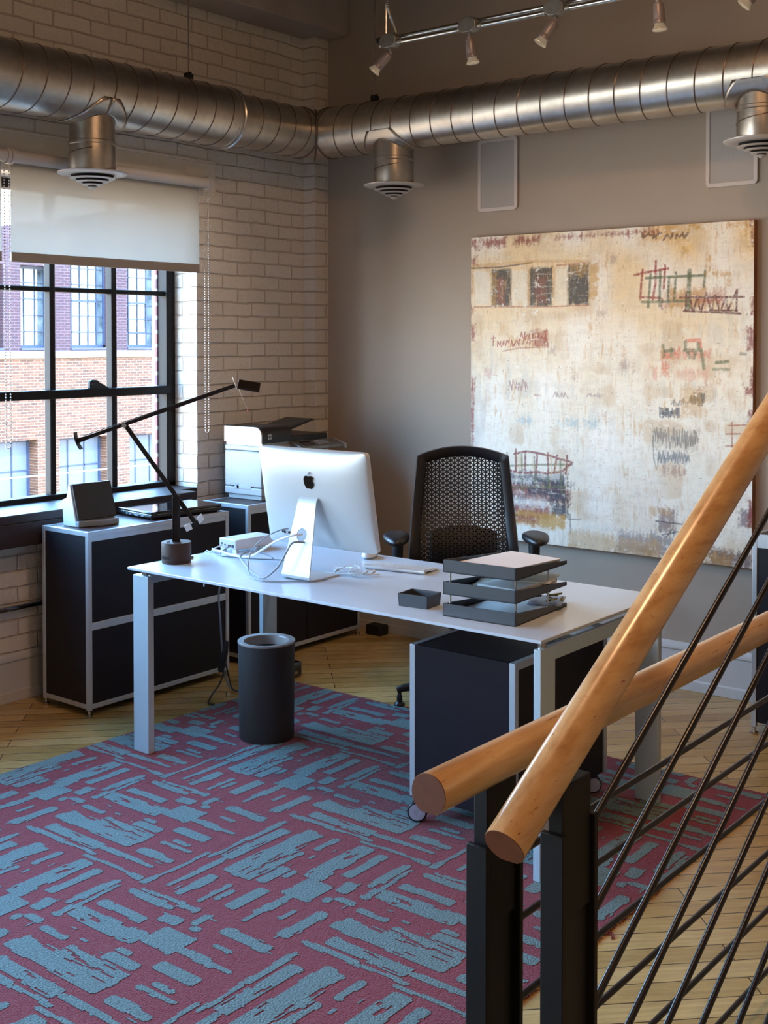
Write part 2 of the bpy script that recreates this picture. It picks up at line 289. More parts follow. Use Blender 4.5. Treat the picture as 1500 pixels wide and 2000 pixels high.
# ------------------------------------------------------------------ mesh helpers
class MB:
    def __init__(s): s.v = []; s.f = []; s.mi = []; s.cur = 0
    def add(s, vs, fs):
        o = len(s.v); s.v += [tuple(p) for p in vs]
        for f in fs: s.f.append(tuple(i + o for i in f)); s.mi.append(s.cur)
        return s
    def box(s, x0, x1, y0, y1, z0, z1):
        if x0 > x1: x0, x1 = x1, x0
        if y0 > y1: y0, y1 = y1, y0
        if z0 > z1: z0, z1 = z1, z0
        return s.add([(x0, y0, z0), (x1, y0, z0), (x1, y1, z0), (x0, y1, z0), (x0, y0, z1), (x1, y0, z1), (x1, y1, z1), (x0, y1, z1)],
                     [(0, 3, 2, 1), (4, 5, 6, 7), (0, 1, 5, 4), (1, 2, 6, 5), (2, 3, 7, 6), (3, 0, 4, 7)])
    def hexa(s, bottom, top):
        return s.add(list(bottom) + list(top), [(3, 2, 1, 0), (4, 5, 6, 7), (0, 1, 5, 4), (1, 2, 6, 5), (2, 3, 7, 6), (3, 0, 4, 7)])
    def obox(s, c, ux, uy, uz):
        c, ux, uy, uz = map(Vector, (c, ux, uy, uz)); ux, uy, uz = ux / 2, uy / 2, uz / 2
        q = lambda a, b, d: c + ux * a + uy * b + uz * d
        return s.hexa([q(-1, -1, -1), q(1, -1, -1), q(1, 1, -1), q(-1, 1, -1)], [q(-1, -1, 1), q(1, -1, 1), q(1, 1, 1), q(-1, 1, 1)])
    def prism(s, poly, d):
        n = len(poly); d = Vector(d); a = [Vector(p) for p in poly]
        nrm = Vector((0, 0, 0))
        for i in range(n): nrm += a[i].cross(a[(i + 1) % n])
        if nrm.dot(d) > 0: a.reverse()
        vs = a + [p + d for p in a]
        return s.add(vs, [tuple(range(n)), tuple(range(2 * n - 1, n - 1, -1))] + [(i, i + n, (i + 1) % n + n, (i + 1) % n) for i in range(n)])
    def lathe(s, prof, c=(0, 0, 0), axis=(0, 0, 1), seg=32):
        ax = Vector(axis).normalized(); a = ax.orthogonal().normalized(); b = ax.cross(a); c = Vector(c)
        vs = []; fs = []; n = len(prof)
        for k in range(seg):
            th = 2 * PI * k / seg; d = a * math.cos(th) + b * math.sin(th)
            for r, h in prof: vs.append(c + d * r + ax * h)
        for k in range(seg):
            k2 = (k + 1) % seg
            for i in range(n - 1): fs.append((k * n + i, k2 * n + i, k2 * n + i + 1, k * n + i + 1))
        s.add(vs, fs); o = len(s.v) - len(vs)
        if prof[0][0] > 1e-6: s.f.append(tuple(o + k * n for k in range(seg - 1, -1, -1))); s.mi.append(s.cur)
        if prof[-1][0] > 1e-6: s.f.append(tuple(o + k * n + n - 1 for k in range(seg))); s.mi.append(s.cur)
        return s
    def cyl(s, p0, p1, r0, r1=None, seg=20):
        p0 = Vector(p0); p1 = Vector(p1); r1 = r0 if r1 is None else r1
        return s.lathe([(r0, 0), (r1, (p1 - p0).length)], p0, p1 - p0, seg)
    def tube(s, pts, r, seg=8, closed=False, shape=None):
        pts = [Vector(p) for p in pts]; n = len(pts)
        if shape is None: shape = [(math.cos(2 * PI * k / seg), math.sin(2 * PI * k / seg)) for k in range(seg)]
        seg = len(shape); rs = r if isinstance(r, (list, tuple)) else [r] * n
        vs = []; up = None
        for i in range(n):
            if closed: t = (pts[(i + 1) % n] - pts[i - 1]).normalized()
            else: t = (pts[min(i + 1, n - 1)] - pts[max(i - 1, 0)]).normalized()
            if up is None:
                up = Vector((0, 0, 1)) if abs(t.z) < 0.9 else Vector((0, 1, 0))
            a = (up - t * up.dot(t))
            if a.length < 1e-5: a = t.orthogonal()
            a.normalize(); b = t.cross(a); up = a
            for x, y in shape: vs.append(pts[i] + (b * x + a * y) * rs[i])
        fs = []
        for i in range(n if closed else n - 1):
            j = (i + 1) % n
            for k in range(seg): fs.append((i * seg + k, i * seg + (k + 1) % seg, j * seg + (k + 1) % seg, j * seg + k))
        s.add(vs, fs)
        if not closed:
            o = len(s.v) - len(vs)
            s.f.append(tuple(o + k for k in range(seg - 1, -1, -1))); s.mi.append(s.cur)
            s.f.append(tuple(o + (n - 1) * seg + k for k in range(seg))); s.mi.append(s.cur)
        return s
    def grid(s, fn, nu, nv):
        vs = [fn(i / nu, j / nv) for j in range(nv + 1) for i in range(nu + 1)]
        return s.add(vs, [(j * (nu + 1) + i, j * (nu + 1) + i + 1, (j + 1) * (nu + 1) + i + 1, (j + 1) * (nu + 1) + i) for j in range(nv) for i in range(nu)])
    def ball(s, c, rx, ry, rz, nu=16, nv=10):
        c = Vector(c); vs = [c + Vector((0, 0, -rz))]; fs = []
        for j in range(1, nv):
            ph = -PI / 2 + PI * j / nv
            for i in range(nu):
                th = 2 * PI * i / nu; vs.append(c + Vector((rx * math.cos(ph) * math.cos(th), ry * math.cos(ph) * math.sin(th), rz * math.sin(ph))))
        vs.append(c + Vector((0, 0, rz)))
        for i in range(nu):
            i2 = (i + 1) % nu; fs.append((0, 1 + i2, 1 + i)); e = 1 + (nv - 2) * nu; fs.append((e + i, e + i2, len(vs) - 1))
            for j in range(nv - 2): fs.append((1 + j * nu + i, 1 + j * nu + i2, 1 + (j + 1) * nu + i2, 1 + (j + 1) * nu + i))
        return s.add(vs, fs)
    def build(s, name, mat, parent=None, loc=None, bevel=0, bseg=2, smooth=False, angle=40, world=True, fixn=True):
        me = bpy.data.meshes.new(name)
        off = Vector((0, 0, 0))
        if parent is not None and world:
            p = parent
            while p is not None: off += p.location; p = p.parent
        elif loc is not None: off = Vector(loc)
        me.from_pydata([tuple(Vector(v) - off) for v in s.v], [], s.f)
        mats = mat if isinstance(mat, (list, tuple)) else [mat]
        for m in mats: me.materials.append(MATS[m])
        if len(mats) > 1:
            for p, i in zip(me.polygons, s.mi): p.material_index = i
        if fixn:
            bm = bmesh.new(); bm.from_mesh(me); bmesh.ops.recalc_face_normals(bm, faces=bm.faces); bm.to_mesh(me); bm.free()
        o = bpy.data.objects.new(name, me); COL.objects.link(o)
        if parent is not None: o.parent = parent
        elif loc is not None: o.location = loc
        if bevel:
            b = o.modifiers.new('bevel', 'BEVEL'); b.width = bevel; b.segments = bseg; b.limit_method = 'ANGLE'; b.angle_limit = math.radians(35)
        if smooth or bevel:
            for p in me.polygons: p.use_smooth = True
            try: me.set_sharp_from_angle(angle=math.radians(angle))
            except Exception: pass
        return o
def thing(name, label, cat, loc=(0, 0, 0), rotz=0.0, group=None):
    o = bpy.data.objects.new(name, None); o.empty_display_size = 0.05; COL.objects.link(o)
    o.location = loc; o.rotation_euler = (0, 0, rotz); o['label'] = label; o['category'] = cat
    if group: o['group'] = group
    return o
def tag(o, label, cat, group=None, kind=None):
    o['label'] = label; o['category'] = cat
    if group: o['group'] = group
    if kind: o['kind'] = kind
    return o
def struct(o, label, cat): o['kind'] = 'structure'; o['label'] = label; o['category'] = cat; return o
def spline(pts, n=8):
    pts = [Vector(p) for p in pts]; out = []
    for i in range(len(pts) - 1):
        p0 = pts[max(i - 1, 0)]; p1 = pts[i]; p2 = pts[i + 1]; p3 = pts[min(i + 2, len(pts) - 1)]
        for k in range(n):
            u = k / n
            out.append(0.5 * ((2 * p1) + (p2 - p0) * u + (2 * p0 - 5 * p1 + 4 * p2 - p3) * u * u + (3 * p1 - p0 - 3 * p2 + p3) * u ** 3))
    out.append(pts[-1]); return out
def rot2(x, y, a): return (x * math.cos(a) - y * math.sin(a), x * math.sin(a) + y * math.cos(a))
# ================================================================== THE ROOM
HC = 3.75
struct(MB().box(-0.0, 8, -8.2, 0, -0.1, 0).build('floor', 'floor_wood'), 'glossy honey coloured maple board floor laid diagonally', 'floor')
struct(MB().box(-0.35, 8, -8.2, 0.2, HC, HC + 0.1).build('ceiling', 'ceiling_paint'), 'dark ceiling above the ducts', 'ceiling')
struct(MB().box(-0.35, 8.2, 0, 0.2, -0.1, HC).build('wall_back', 'wall_taupe'), 'smooth taupe painted wall behind the abstract painting', 'wall')
struct(MB().box(8, 8.2, -8.2, 0, -0.1, HC).build('wall_right', 'room_paint'), 'plain painted wall at the right end of the room', 'wall')
struct(MB().box(-0.35, 8.2, -8.4, -8.2, -0.1, HC).build('wall_front', 'room_paint'), 'plain painted wall behind the viewer', 'wall')
w = MB()
W1 = (-3.40, -0.93); W2 = (-7.95, -3.8); ZS, ZH = 0.80, 2.36
for a, b_, z0, z1 in ((W1[1], 0, -0.1, HC), (W1[0], W1[1], -0.1, ZS), (W1[0], W1[1], ZH, HC), (W2[1], W1[0], -0.1, HC), (W2[0], W2[1], -0.1, ZS), (W2[0], W2[1], ZH, HC), (-8.2, W2[0], -0.1, HC)):
    w.box(-0.35, 0, a, b_, z0, z1)
wl = w.build('wall_left', ['brick_white', 'brick_reveal'])
for p in wl.data.polygons:
    if abs(p.normal.y) > 0.5: p.material_index = 1
struct(wl, 'white painted brick wall with the steel window', 'wall')
struct(MB().box(0, 0.088, -0.112, 0, 0, HC).build('trim_1', 'brick_pier'), 'narrow white painted brick pier in the corner', 'pier')
struct(MB().box(0.0, 0.246, -8.2, 0, 3.312, HC).build('trim_2', 'beam_paint', bevel=0.006), 'painted ceiling beam along the brick wall', 'beam')
b = MB().box(0, 0.006, -3.75, -0.80, ZH, 2.53); b.box(0, 0.010, -3.75, -0.80, 2.53, 2.545)
struct(b.build('trim_3', 'lintel_paint', bevel=0.004), 'rough painted concrete lintel above the window', 'lintel')
b = MB()
b.box(-0.24, 0.12, -3.40, -1.043, 0.81, 0.85); b.box(-0.24, 0.002, -1.043, -0.932, 0.81, 0.85); b.box(0.092, 0.12, -3.75, -1.043, 0.707, 0.81); b.box(0.002, 0.092, -1.062, -1.043, 0.707, 0.81)
b.box(0.002, 0.12, -3.75, -3.40, 0.81, 0.85)
struct(b.build('trim_4', 'sill_brown', bevel=0.004), 'dark brown window ledge behind the cabinets', 'window ledge')
struct(MB().box(-0.252, -0.236, -0.995, -0.931, 0.70, 2.5).build('trim_5', 'brick_outer'), 'red brick outer jamb seen through the window edge', 'brick jamb')
def baseboard(name, horizontal, lab):
    b = MB()
    prof = [(0, 0), (0.020, 0), (0.020, 0.045), (0.015, 0.05), (0.015, 0.178), (0.022, 0.184), (0.022, 0.200), (0.012, 0.217), (0, 0.217)]
    if horizontal: b.prism([(0.09, -d, z) for d, z in prof], (7.9, 0, 0))
    else: b.prism([(d, -8.2, z) for d, z in prof], (0, 8.08, 0))
    struct(b.build(name, 'trim_white', bevel=0.002), lab, 'baseboard')
baseboard('baseboard_back', True, 'tall white baseboard under the painting wall'); baseboard('baseboard_left', False, 'tall painted baseboard along the brick wall')

def steel_window(name, ya, yb, muls, lab):
    o = thing(name, lab, 'window', (-0.2, (ya + yb) / 2, 0.85)); o['kind'] = 'structure'
    f = MB(); z0, z1 = 0.845, 2.355
    f.box(-0.235, -0.165, yb - 0.058, yb, z0, z1); f.box(-0.235, -0.165, ya, ya + 0.058, z0, z1)
    f.box(-0.235, -0.165, ya, yb, z0, z0 + 0.03); f.box(-0.235, -0.165, ya, yb, z1 - 0.045, z1)
    f.build('window_frame', 'win_frame', o, bevel=0.004)
    g = MB(); g.box(-0.228, -0.160, ya + 0.03, yb - 0.03, 1.331, 1.374); g.build('meeting_rail', 'win_frame', o, bevel=0.005)
    g = MB(); g.box(-0.225, -0.18, ya + 0.03, yb - 0.03, 1.842, 1.866); g.build('glazing_bar', 'win_frame', o, bevel=0.006)
    for y in muls: MB().box(-0.225, -0.175, y - 0.016, y + 0.016, z0, z1).build('mullion', 'win_frame', o, bevel=0.006)
    MB().box(-0.203, -0.199, ya + 0.02, yb - 0.02, z0, z1).build('glass', 'pane_glass', o)
    return o
MUL = [-1.321 - 0.368 * k for k in range(6)]
win = steel_window('window_1', W1[0], -0.93, MUL, 'dark steel framed window looking out on a brick building')
lt = MB(); lt.prism([(-0.16, -1.485, 1.374), (-0.16, -1.485, 1.41), (-0.16, -1.47, 1.418), (-0.16, -1.44, 1.416), (-0.16, -1.425, 1.404), (-0.16, -1.395, 1.39), (-0.16, -1.365, 1.374)], (-0.022, 0, 0))
lt.cyl((-0.15, -1.47, 1.395), (-0.17, -1.47, 1.395), 0.006); lt.build('latch', 'black_matte', win, bevel=0.003)
steel_window('window_2', W2[0], W2[1], [-3.8 - 0.415 * k for k in range(1, 10)], 'second steel window further along the brick wall')

# ------------------------------------------------------------------ building across the street
FX = -22.0
bd = thing('brick_building', 'sunlit tan and plum brick building across the street beyond the window', 'building', (FX, 16, -6))
STR0, STR1 = 1.15, 1.34
def cells(ya, yb, za, zb, holes):
    """wall rectangle minus holes -> list of rectangles"""
    ys = sorted({ya, yb} | {h[0] for h in holes} | {h[1] for h in holes}); out = []
    for i in range(len(ys) - 1):
        y0, y1 = ys[i], ys[i + 1]; ym = (y0 + y1) / 2; zs = za
        for h in sorted([h for h in holes if h[0] < ym < h[1]], key=lambda h: h[2]):
            if h[2] > zs: out.append((y0, y1, zs, h[2]))
            zs = h[3]
        if zs < zb: out.append((y0, y1, zs, zb))
    return out
low = [(8.6, 10.2, -2.62, -0.98), (10.85, 11.6, -2.62, -0.98), (12.2, 13.78, -2.62, -0.97), (14.47, 16.10, -2.58, -1.00), (16.83, 18.4, -2.58, -1.04), (19.2, 20.8, -2.58, -1.04)]
upp = [(9.9, 11.1, 1.42, 4.0), (11.5, 12.80, 1.42, 3.56), (13.32, 14.33, 1.42, 3.56), (14.88, 16.28, 1.42, 4.0), (16.80, 18.1, 1.42, 4.2), (18.7, 20.1, 1.42, 4.2)]
b = MB()
for y0, y1, z0, z1 in cells(4, 26, -6, STR0, low): b.box(FX - 0.6, FX, y0, y1, z0, z1)
b.build('lower_wall', 'facade_tan', bd)
b = MB()
for y0, y1, z0, z1 in cells(4, 26, STR1, 4.3, upp): b.box(FX - 0.6, FX - 0.04, y0, y1, z0, z1)
b.prism([(FX - 0.6, 4, 4.3), (FX - 0.6, 26, 4.3), (FX - 0.6, 26, 7.1), (FX - 0.6, 17.9, 5.5), (FX - 0.6, 12.7, 4.5), (FX - 0.6, 4, 4.4)], (0.56, 0, 0))
b.build('upper_wall', 'facade_plum', bd)
MB().box(FX - 0.6, FX + 0.06, 4, 26, STR0, STR1).build('string_course', 'facade_stone', bd, bevel=0.01)
def fac_win(y0, y1, z0, z1, upper):
    f = MB(); f.box(FX - 0.42, FX - 0.36, y0, y0 + 0.07, z0, z1); f.box(FX - 0.42, FX - 0.36, y1 - 0.07, y1, z0, z1); f.box(FX - 0.42, FX - 0.36, y0, y1, z0, z0 + 0.07); f.box(FX - 0.42, FX - 0.36, y0, y1, z1 - 0.07, z1)
    nc = max(2, round((y1 - y0) / (0.29 if upper else 0.52))); nr = round((z1 - z0) / (0.42 if upper else 0.8))
    t_ = 0.022 if upper else 0.035
    for k in range(1, nc): yy = y0 + (y1 - y0) * k / nc; f.box(FX - 0.42, FX - 0.37, yy - t_ / 2, yy + t_ / 2, z0, z1)
    for k in range(1, nr): zz = z0 + (z1 - z0) * k / nr; f.box(FX - 0.42, FX - 0.37, y0, y1, zz - t_ / 2, zz + t_ / 2)
    if upper and y1 - y0 > 1.2:
        ya, yb = y0 + (y1 - y0) / nc, y0 + (y1 - y0) * (nc - 1) / nc
        for zz in (z0 + 0.42, z0 + 1.26): f.box(FX - 0.42, FX - 0.36, ya, yb, zz - 0.02, zz + 0.02)
        for yy in (ya, yb): f.box(FX - 0.42, FX - 0.36, yy - 0.02, yy + 0.02, z0 + 0.42, z0 + 1.26)
    fo = f.build('facade_window', 'facade_frame', bd)
    MB().box(FX - 0.40, FX - 0.395, y0, y1, z0, z1).build('pane', 'facade_glass' if upper else 'facade_blind', fo)
    s_ = MB(); s_.box(FX - 0.40, FX - 0.0, y0, y1, z0 - 0.06, z0 + 0.002); s_.build('window_sill', 'facade_jamb' if upper else 'facade_stone', fo)
    j = MB(); j.box(FX - 0.59, FX - 0.41, y0 - 0.01, y1 + 0.01, z0, z1); j.build('dark_interior', 'screen_dark', fo)
for h in low: fac_win(*h, False)
for h in upp: fac_win(*h, True)
tag(MB().tube([(-12, -2, -0.55), (-12.0, 8.6, -0.60), (-12, 20, -0.45)], 0.012, 6).build('overhead_cable', 'cable_white', loc=(-12, 8.6, -0.6)), 'thin pale overhead cable outside crossing the lower windows', 'cable')

# ------------------------------------------------------------------ roller shades
def shade(y0, y1, lab, chain_y, group, cm=0.045):
    o = thing('roller_shade', lab, 'window shade', (0.05, (y0 + y1) / 2, 2.417), 0, group)
    MB().cyl((0.05, y0, 2.417), (0.05, y1, 2.417), 0.028, seg=24).build('roller_tube', 'shade_tube', o, smooth=True)
    MB().box(0.0325, 0.0335, y0 + 0.012, y1 - cm, 1.995, 2.417).build('shade_cloth', 'shade_fabric', o)
    MB().box(0.026, 0.040, y0 + 0.012, y1 - cm - 0.002, 1.957, 2.000).build('hem_bar', 'shade_bar', o, bevel=0.004)
    for y in (y0, y1):
        m_ = MB(); m_.lathe([(0.0, -0.008), (0.036, -0.008), (0.036, 0.008), (0.0, 0.008)], (0.05, y, 2.417), (0, 1, 0), 24); m_.box(0.0115, 0.05, y - 0.004, y + 0.004, 2.40, 2.434)
        m_.build('end_bracket', 'shade_tube', o, smooth=True)
    c = MB(); n = 96
    for s_ in (-1, 1):
        for k in range(n): c.ball((0.062, chain_y + s_ * 0.0125, 1.150 + (2.40 - 1.150) * k / (n - 1)), 0.0032, 0.0032, 0.0042, 6, 4)
    for k in range(1, 6): a = PI * k / 6; c.ball((0.062, chain_y + 0.0125 * math.cos(a), 1.150 - 0.0125 * math.sin(a)), 0.0032, 0.0032, 0.0032, 6, 4)
    c.build('bead_chain', 'chain', o)
shade(-2.072, -0.897, 'wide pale roller shade pulled part way down the window', -0.917, None)
shade(-3.30, -2.092, 'second roller shade cut off by the left edge of the photo', -2.099, None, 0.014)

# ------------------------------------------------------------------ air duct
DX, DY, DZ = 0.27, -0.32, 2.715
RL, RS = 0.148, 0.132
duct = thing('air_duct', 'exposed galvanised spiral duct turning the corner under the ceiling', 'air duct', (DX, DY, DZ))
MB().cyl((DX, -8.0, DZ), (DX, -0.985, DZ), RL, seg=64).build('large_duct', 'duct_large_metal', duct, smooth=True)
b = MB(); b.lathe([(RS, 0), (RL - 0.004, 0.0), (RL + 0.005, 0.004), (RL + 0.006, 0.02), (RL + 0.001, 0.026), (RL + 0.005, 0.034), (RL + 0.004, 0.05), (RL, 0.052)], (DX, -0.965, DZ), (0, -1, 0), 64)
b.build('reducer_collar', 'duct_large_metal', duct, smooth=True)
def mitred(b, pts, r, seg=64):
    pts = [Vector(p) for p in pts]; n = len(pts); vs = []
    for i, p in enumerate(pts):
        d0 = (p - pts[i - 1]).normalized() if i else (pts[1] - p).normalized()
        d1 = (pts[i + 1] - p).normalized() if i < n - 1 else d0
        side0 = Vector((0, 0, 1)); lat = d0.cross(side0).normalized(); bis = (d0 + d1).normalized()
        for k in range(seg):
            a = 2 * PI * k / seg; q = lat * math.cos(a) * r + side0 * math.sin(a) * r
            q = q - d0 * (q.dot(bis) / d0.dot(bis)); vs.append(p + q)
    b.add(vs, [(i * seg + k, i * seg + (k + 1) % seg, (i + 1) * seg + (k + 1) % seg, (i + 1) * seg + k) for i in range(n - 1) for k in range(seg)])
b = MB(); mitred(b, [(DX, -1.0, DZ), (DX, DY, DZ), (6.5, DY, DZ)], RS); b.build('small_duct', 'duct_metal', duct, smooth=True)
b = MB()
ring = []
for k in range(64):
    a = 2 * PI * k / 64; lat = (RS + 0.003) * math.cos(a); ring.append((DX + lat, DY - lat, DZ + (RS + 0.003) * math.sin(a)))
b.tube(ring, 0.005, 6, closed=True)
for ctr, ax in (((DX, DY - 0.115, DZ), 'y'), ((DX + 0.115, DY, DZ), 'x')):
    rg = []
    for k in range(64):
        a = 2 * PI * k / 64; u, v_ = (RS + 0.002) * math.cos(a), (RS + 0.002) * math.sin(a)
        rg.append((ctr[0] + u, ctr[1], ctr[2] + v_) if ax == 'y' else (ctr[0], ctr[1] + u, ctr[2] + v_))
    b.tube(rg, 0.0045, 6, closed=True)
b.build('elbow_seam', 'duct_seam', duct, smooth=True)
def helix(p0, axis, L, r, pitch, phase=0.0, sgn=1):
    ax = Vector(axis); up = Vector((0, 0, 1)); lat = ax.cross(up); pts = []; n = int(L / pitch * 40)
    for i in range(n + 1):
        a = phase + sgn * 2 * PI * i / 40; pts.append(Vector(p0) + ax * (pitch * i / 40) + lat * math.cos(a) * r + up * math.sin(a) * r)
    return pts
MB().tube(helix((DX, -1.02, DZ), (0, -1, 0), 4.2, RL, 0.119, 0.6, 1), 0.0035, 5).build('spiral_seam', 'duct_seam', duct, smooth=True)
MB().tube(helix((DX + 0.13, DY, DZ), (1, 0, 0), 6.0, RS, 0.124, 0.2, 1), 0.0035, 5).build('spiral_seam', 'duct_seam', duct, smooth=True)
MB().tube(helix((DX, -0.96, DZ), (0, 1, 0), 0.50, RS, 0.118, 0.2, 1), 0.0035, 5).build('spiral_seam', 'duct_seam', duct, smooth=True)
def outlet(x, y, zr, axis, R):
    b = MB(); lat_is_x = axis == 'y'
    def fl(u, v_):
        a = 2 * PI * u; q = 0.100 + v_ * 0.052; dx, dy = q * math.cos(a), q * math.sin(a); l_ = dx if lat_is_x else dy
        l_ = max(-R * 0.985, min(R * 0.985, l_))
        return (x + (l_ if lat_is_x else dx), y + (dy if lat_is_x else l_), DZ - math.sqrt((R + 0.005) ** 2 - l_ * l_))
    b.grid(fl, 48, 5); sd = b.build('saddle_flange', 'collar_metal', duct, smooth=True)
    md = sd.modifiers.new('solid', 'SOLIDIFY'); md.thickness = 0.003
    n = MB(); rn = 0.1
    zb = zr + 0.135
    n.lathe([(rn, zr + 0.004), (rn + 0.002, zr + 0.01), (rn, zb - 0.012), (rn + 0.004, zb - 0.008), (rn + 0.004, zb + 0.004), (rn - 0.001, zb + 0.008), (rn - 0.001, DZ - R * 0.5)], (x, y, 0), (0, 0, 1), 48)
    n.build('neck', 'collar_metal', duct, smooth=True)
    h = [(x + (rn + 0.001) * math.cos(a), y + (rn + 0.001) * math.sin(a), zr + 0.015 + 0.10 * a / (2 * PI)) for a in [2 * PI * k / 48 for k in range(-6, 44)]]
    MB().tube([Vector(p) for p in h], 0.0025, 5).build('neck_seam', 'duct_seam', duct, smooth=True)
    d = MB()
    d.lathe([(0.116, zr - 0.008), (0.150, zr - 0.003), (0.154, zr + 0.001), (0.154, zr + 0.004), (0.148, zr + 0.006), (0.105, zr + 0.006)], (x, y, 0), (0, 0, 1), 64)
    dd = d.build('diffuser', 'diffuser', duct, smooth=True, angle=60)
    for k in range(3):
        ro = 0.100 - k * 0.027; zz = zr - 0.021 - k * 0.0135
        MB().lathe([(ro - 0.020, zz - 0.0045), (ro - 0.004, zz - 0.003), (ro, zz), (ro - 0.003, zz + 0.002), (ro - 0.020, zz)], (x, y, 0), (0, 0, 1), 48).build('diffuser_ring', 'diffuser', dd, smooth=True)
    MB().lathe([(0.0, zr - 0.070), (0.010, zr - 0.068), (0.022, zr - 0.060), (0.018, zr - 0.055), (0.0, zr - 0.055)], (x, y, 0), (0, 0, 1), 32).build('diffuser_tip', 'diffuser', dd, smooth=True)
    MB().lathe([(0.0, zr - 0.056), (0.012, zr - 0.056), (0.026, zr - 0.049), (0.053, zr - 0.0355), (0.080, zr - 0.022), (0.104, zr + 0.002), (0.104, zr + 0.005), (0.0, zr + 0.005)], (x, y, 0), (0, 0, 1), 48).build('diffuser_throat', 'grille_hole', dd)
outlet(DX, -1.80, 2.35, 'y', RL); outlet(0.813, DY, 2.402, 'x', RS); outlet(2.74, DY, 2.432, 'x', RS)
def hanger(x, y, ztop, lab):
    o = thing('hanger_rod', lab, 'hanger rod', (x, y, ztop), 0, None)
    MB().cyl((x, y, ztop + 0.015), (x, y, HC), 0.0035, seg=8).build('rod', 'steel', o)
    m_ = MB(); m_.box(x - 0.014, x + 0.014, y - 0.02, y + 0.02, ztop, ztop + 0.03); m_.box(x - 0.02, x + 0.02, y - 0.004, y + 0.004, ztop + 0.028, ztop + 0.036); m_.build('duct_clamp', 'black_matte', o, bevel=0.003)
hanger(DX, -1.226, DZ + RL, 'thin steel hanger rod above the window side duct'); hanger(0.688, DY, DZ + RS, 'thin steel hanger rod holding the duct by the taupe wall')

# ------------------------------------------------------------------ track lights
TY = -0.80
tk = thing('track_light', 'conduit track light with small spot lamps below the ceiling', 'track light', (1.08, TY, 3.0))
MB().cyl((1.085, TY + 0.022, 3.010), (4.6, TY + 0.022, 3.022), 0.0105, seg=16).build('upper_conduit', 'conduit', tk, smooth=True)
MB().cyl((1.075, TY + 0.022, 3.010), (1.10, TY + 0.022, 3.0105), 0.0135, seg=16).build('end_cap', 'black_matte', tk, smooth=True)
MB().cyl((1.184, TY - 0.02, 2.974), (4.6, TY - 0.02, 2.986), 0.0105, seg=16).build('lower_conduit', 'conduit', tk, smooth=True)
heads = [(1.184, (-0.62, -0.30, -0.72)), (1.623, (0.13, 0.05, -1)), (2.055, (-0.45, -0.35, -0.82)), (2.515, (0.06, 0.02, -1)), (2.94, (-0.62, -0.2, -0.75))]
for hx, d in heads:
    d = Vector(d).normalized(); zc = 2.984 + (hx - 1.184) * 0.0035
    bx = MB(); poly = []
    for k in range(8): a = PI / 8 + k * PI / 4; poly.append((hx + 0.05 * math.cos(a), TY - 0.045, zc + 0.036 * math.sin(a)))
    bx.prism(poly, (0, 0.05, 0)); bx.cyl((hx + 0.045, TY - 0.02, zc - 0.009), (hx + 0.066, TY - 0.02, zc - 0.009), 0.014, seg=12); bx.cyl((hx - 0.062, TY - 0.02, zc - 0.010), (hx - 0.045, TY - 0.02, zc - 0.010), 0.014, seg=12)
    bx.box(hx - 0.012, hx + 0.012, TY + 0.003, TY + 0.04, zc + 0.012, zc + 0.042)
    bx.build('junction_box', 'galv_box', tk, bevel=0.003)
    p = Vector((hx, TY - 0.02, zc - 0.034)); q = p + Vector((0, 0, -0.018))
    hd = MB(); hd.cyl(p, q, 0.006, seg=10); hd.ball(q, 0.011, 0.011, 0.011, 10, 8)
    s0 = q + d * 0.006
    hd.lathe([(0.010, 0.0), (0.019, 0.004), (0.022, 0.02), (0.023, 0.062), (0.0225, 0.064), (0.0225, 0.067), (0.024, 0.069), (0.024, 0.082), (0.020, 0.084), (0.018, 0.084)], s0, d, 24)
    h_ = hd.build('lamp_head', 'lamp_head', tk, smooth=True)
    bl = MB(); bl.lathe([(0.017, 0.078), (0.020, 0.090), (0.0285, 0.104), (0.029, 0.108), (0.026, 0.110), (0.0, 0.113)], s0, d, 24); bl.build('bulb', 'bulb_glass', h_, smooth=True)
    L_ = lamp('spot_light', 'SPOT', s0 + d * 0.125, (0, 0, 0), 5.0, (1.0, 0.76, 0.50), spot_size=math.radians(75), spot_blend=0.7, shadow_soft_size=0.025); L_.rotation_euler = d.to_track_quat('-Z', 'Y').to_euler()
fx = spline([(1.19, TY + 0.02, 3.018), (1.175, TY + 0.02, 3.06), (1.15, TY + 0.02, 3.12), (1.135, TY + 0.02, 3.18), (1.132, TY + 0.02, 3.4), (1.135, TY + 0.02, HC)], 24)
MB().tube(fx, [0.0085 if k % 2 else 0.0068 for k in range(len(fx))], 10).build('flexible_conduit', 'conduit', tk)
for xx in (1.125, 2.9): MB().cyl((xx, TY + 0.022, 3.02), (xx, TY + 0.022, HC), 0.0028, seg=6).build('support_rod', 'steel', tk)
tag(MB().cyl((0.03, -6.0, 0.422), (0.03, -0.35, 0.422), 0.0125, seg=16).build('conduit_pipe', 'conduit', loc=(0.03, -2.0, 0.422), smooth=True), 'horizontal metal conduit pipe low on the white brick wall', 'pipe')

